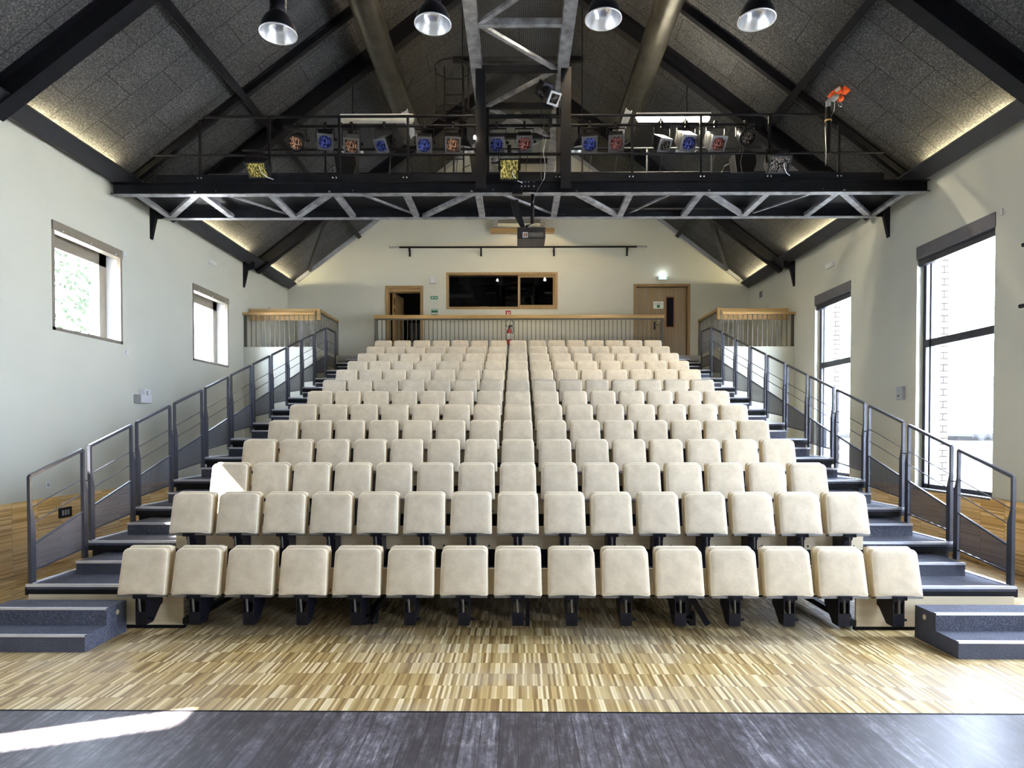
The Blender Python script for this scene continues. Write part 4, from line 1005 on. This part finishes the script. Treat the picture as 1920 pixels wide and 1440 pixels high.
# ---------------------------------------------------------------- loose step blocks
for s, nm in ((-1, 'left'), (1, 'right')):
    dy = 0 if s < 0 else -.1
    xo = 3.93 if s < 0 else 3.88
    t_ = thing('step_block', 'carpeted two-step block standing on the parquet before the %s stairs' % nm, 'steps', (s * xo, 5.74 + dy, 0), 0, 'step blocks')
    L_ = 1.15
    body = obj('step_body', MB().prism([(0, 0), (0, .152), (.31, .152), (.31, .312), (.62, .312), (.62, 0)], 0, s * L_, 0), M_carpet, t_)
    obj('step_nosing', MB().box((0, -.008, .14), (s * L_, .03, .158)), M_alu, t_); obj('step_nosing', MB().box((0, .302, .30), (s * L_, .34, .318)), M_alu, t_)
    obj('grip_hole', MB().lathe([(0, 0), (.026, 0), (.026, .004)], 16, Matrix.Translation((-s * .001, .47, .235)) @ Matrix.Rotation(-s * R(90), 4, 'Y')), M_birch, t_)

# ---------------------------------------------------------------- gallery balustrades
gb = thing('gallery_balustrade', 'long balustrade with oak handrail behind the back row of seats', 'balustrade', (0, 18.44, GZ))
obj('oak_handrail', MB().box((-4.15, -.03, 1.07), (4.19, .06, 1.17)), M_oakx, gb, bevel=.006)
obj('top_flat', MB().box((-4.1, .0, 1.03), (4.15, .03, 1.07)), M_bal, gb)
for X in (-4.10, 4.14): obj('end_post', MB().box((X - .03, -.02, -.15), (X + .03, .05, 1.07)), M_bal, gb)
for k in range(67):
    X = -4.1 + 8.24 * (k + .5) / 67 * 1.0
    obj('baluster', MB().box((X - .008, -.005, -.1), (X + .008, .035, 1.04)), M_bal, gb)
for s, nm in ((-1, 'left'), (1, 'right')):
    t_ = thing('balcony_balustrade', 'corner balustrade with oak boards on the %s side balcony' % nm, 'balustrade', (s * 5.2, 16.45, GZ), 0, 'balcony balustrades')
    xe = s * (W - 5.2)
    obj('front_handrail', MB().box((0, -.10, .81), (xe, .0, .87)), M_oakx, t_, bevel=.004)
    obj('front_board', MB().box((-s * .05, .22, .72), (xe - s * .05, .26, 1.02)), M_oakx, t_)
    obj('side_handrail', MB().box((-s * .05, .22, .95), (s * .03, 1.98, 1.02)), M_oaky, t_)
    obj('corner_end', MB().box((-s * .06, .15, .72), (s * .06, .22, 1.02)), M_oakx, t_)
    for k in range(15):
        X = xe * (k + .3) / 15
        obj('baluster', MB().box((X - .011, -.055, 0), (X + .011, -.04, .82)), M_bal, t_)
    obj('wall_post', MB().box((xe - s * .06, .0, 0), (xe, .06, .82)), M_bal, t_)
    for k in range(16):
        Y = .05 + 1.9 * k / 15
        obj('side_baluster', MB().box((-.012, Y - .008, 0), (.012, Y + .008, .95)), M_bal, t_)
    obj('end_post', MB().box((-.03, 1.93, 0), (.03, 1.99, .95)), M_bal, t_)
    # slatted unit behind the balusters
    t2 = thing('slatted_radiator', 'white slatted radiator behind the %s balcony balusters' % nm, 'radiator', (s * 6.65, YB - .03, GZ + .1), 0, 'gallery radiators')
    obj('side_column', MB().box((-.05, -.10, 0), (.12, 0, 1.25)), M_whitep, t2)
    sg = MB()
    for k in range(13): sg.box((-s * .12, -.07, .08 + k * .09), (-s * .85, -.04, .10 + k * .09))
    obj('slats', sg, M_whitep, t2)
    t3 = thing('curtain_pull', 'small grey knob on the %s balcony board' % nm, 'knob', (s * 6.5, 16.69, GZ + 1.02), 0, 'balcony knobs')
    obj('knob', MB().lathe([(.01, 0), (.01, .03), (.025, .05), (0, .07)], 8), M_greyp, t3)

# ---------------------------------------------------------------- wall fittings
def wall_box(name, label, cat, s, x, y, w_, h_, d_, m, extra=None, group=None):
    d = W * F / abs(x - 971); c = PX(x, y, d)
    t_ = thing(name, label, cat, (s * W, d, c.z), 0, group)
    b = obj('housing', MB().box((0, -w_ / 2, -h_ / 2), (-s * d_, w_ / 2, h_ / 2)), m, t_, bevel=min(.008, d_ / 4))
    if extra: extra(t_, b, s)
    return t_
def em_(t_, b, s):
    obj('diffuser', MB().box((-s * .05, -.13, -.03), (-s * .065, .13, .03)), E_exit if False else M_tubeoff, t_)
wall_box('emergency_light', 'small oblong emergency light high on the left wall between window and corbel', 'emergency light', -1, 396, 493, .34, .11, .05, M_whitep, em_, 'emergency lights')
wall_box('emergency_light', 'small oblong emergency light high on the right wall above the far tall window', 'emergency light', 1, 1553, 500, .34, .11, .05, M_whitep, em_, 'emergency lights')
def spk(t_, b, s):
    obj('grey_face', MB().box((-s * .001, -.06, -.05), (-s * .15, -.055, .05)), M_greyp, b)
    obj('lower_unit', MB().box((0, -.26, -.18), (-s * .14, .10, -.02)), M_whitep, t_, bevel=.015)
    obj('lower_grille', MB().box((-s * .02, -.265, -.17), (-s * .14, -.26, -.03)), M_greyp, t_)
wall_box('wall_sensor_box', 'double white and grey unit on the left wall above the railing', 'wall unit', -1, 263, 738, .2, .16, .12, M_whitep, spk)
def ph(t_, b, s):
    obj('dial_face', MB().box((-s * .08, -.05, .02), (-s * .085, .05, .10)), M_greyp, b)
    obj('button', MB().box((-s * .085, -.015, -.06), (-s * .09, .015, -.03)), M_black, b)
wall_box('wall_intercom', 'grey wall box between the two tall windows on the right wall', 'wall box', 1, 1688, 738, .16, .24, .08, M_greyp, ph)
def sock(t_, b, s): obj('insert', MB().box((-s * .012, -.025, -.025), (-s * .015, .025, .025)), M_greyp, b)
wall_box('wall_socket', 'white wall socket just above the left wainscot', 'socket', -1, 82, 910, .09, .09, .012, M_whitep, sock)
def vt(t_, b, s):
    g = MB()
    for k in range(4): g.box((-s * .02, -.08, -.07 + k * .04), (-s * .026, .08, -.05 + k * .04))
    obj('louvres', g, M_black, b)
wall_box('wall_vent', 'small dark vent grille on the right wall under the beam end by the balcony', 'vent', 1, 1424, 554, .22, .2, .02, M_greyp, vt)
def flr(t_, b, s):
    for q in (-.06, 0, .06): obj('socket_insert', MB().box((-s * .03, q - .02, -.04), (-s * .034, q + .02, .04)), M_greyp, b)
wall_box('low_socket_panel', 'dark socket panel set in the left wooden wainscot', 'socket', -1, 112, 962, .3, .16, .03, M_black, flr)
for (x, y, nn) in ((1906, 464, 'upper'), (1902, 577, 'lower')):
    d = 6.75 * F / (x - 971); c = PX(x, y, d)
    t_ = thing('wall_boom_pipe', '%s of two black pipes fixed to the right wall at the photo edge' % nn, 'pipe', (c.x, d, c.z), 0, 'wall pipes at the right edge')
    obj('pipe', MB().tube([(0, 0, 0), (.25, -1.2, 0)], .028, 12), M_steel, t_)
    obj('clamp', MB().box((.0, -.25, .02), (.06, -.18, .07)).tube([(.03, -.2, .05), (.03, -.2, .1)], .01), M_steel, t_)
    obj('wall_plate', MB().box((.03, -.35, -.04), (W - c.x, -.29, .0)), M_steel, t_)
# booth equipment
t_ = thing('mixing_desk', 'dark desk with equipment inside the control booth', 'desk', (-.6, YB + 1.2, GZ))
obj('desk_top', MB().box((-1.4, -.3, 1.40), (1.6, .4, 1.45)).box((-1.3, -.2, 0), (-1.25, .3, 1.4)).box((1.5, -.2, 0), (1.55, .3, 1.4)), M_black, t_)
obj('rack', MB().box((-1.1, -.1, 1.45), (-.5, .2, 1.72)).tube([(-1.15, -.15, 1.45), (-1.15, -.15, 1.75), (-.45, -.15, 1.85), (-.1, -.15, 1.7), (-.1, -.15, 1.45)], .01), M_greyp, t_)
obj('monitor', MB().box((.95, -.1, 1.5), (1.45, -.05, 1.85)).box((1.18, -.05, 1.45), (1.22, 0, 1.5)), M_blackgl, t_)
t_ = thing('storage_cabinet', 'dark cabinet standing in the room behind the open left door', 'cabinet', (-3.35, YB + 1.9, GZ))
obj('cabinet_body', MB().box((-.3, 0, 0), (.35, .5, 1.45)), M_greyblind, t_, bevel=.01)
obj('cabinet_door', MB().box((-.28, -.015, .05), (.33, 0, 1.42)), M_greyblind, t_)
# paper scrap on the floor joint
c = PX(1600, 1325, 4.67)
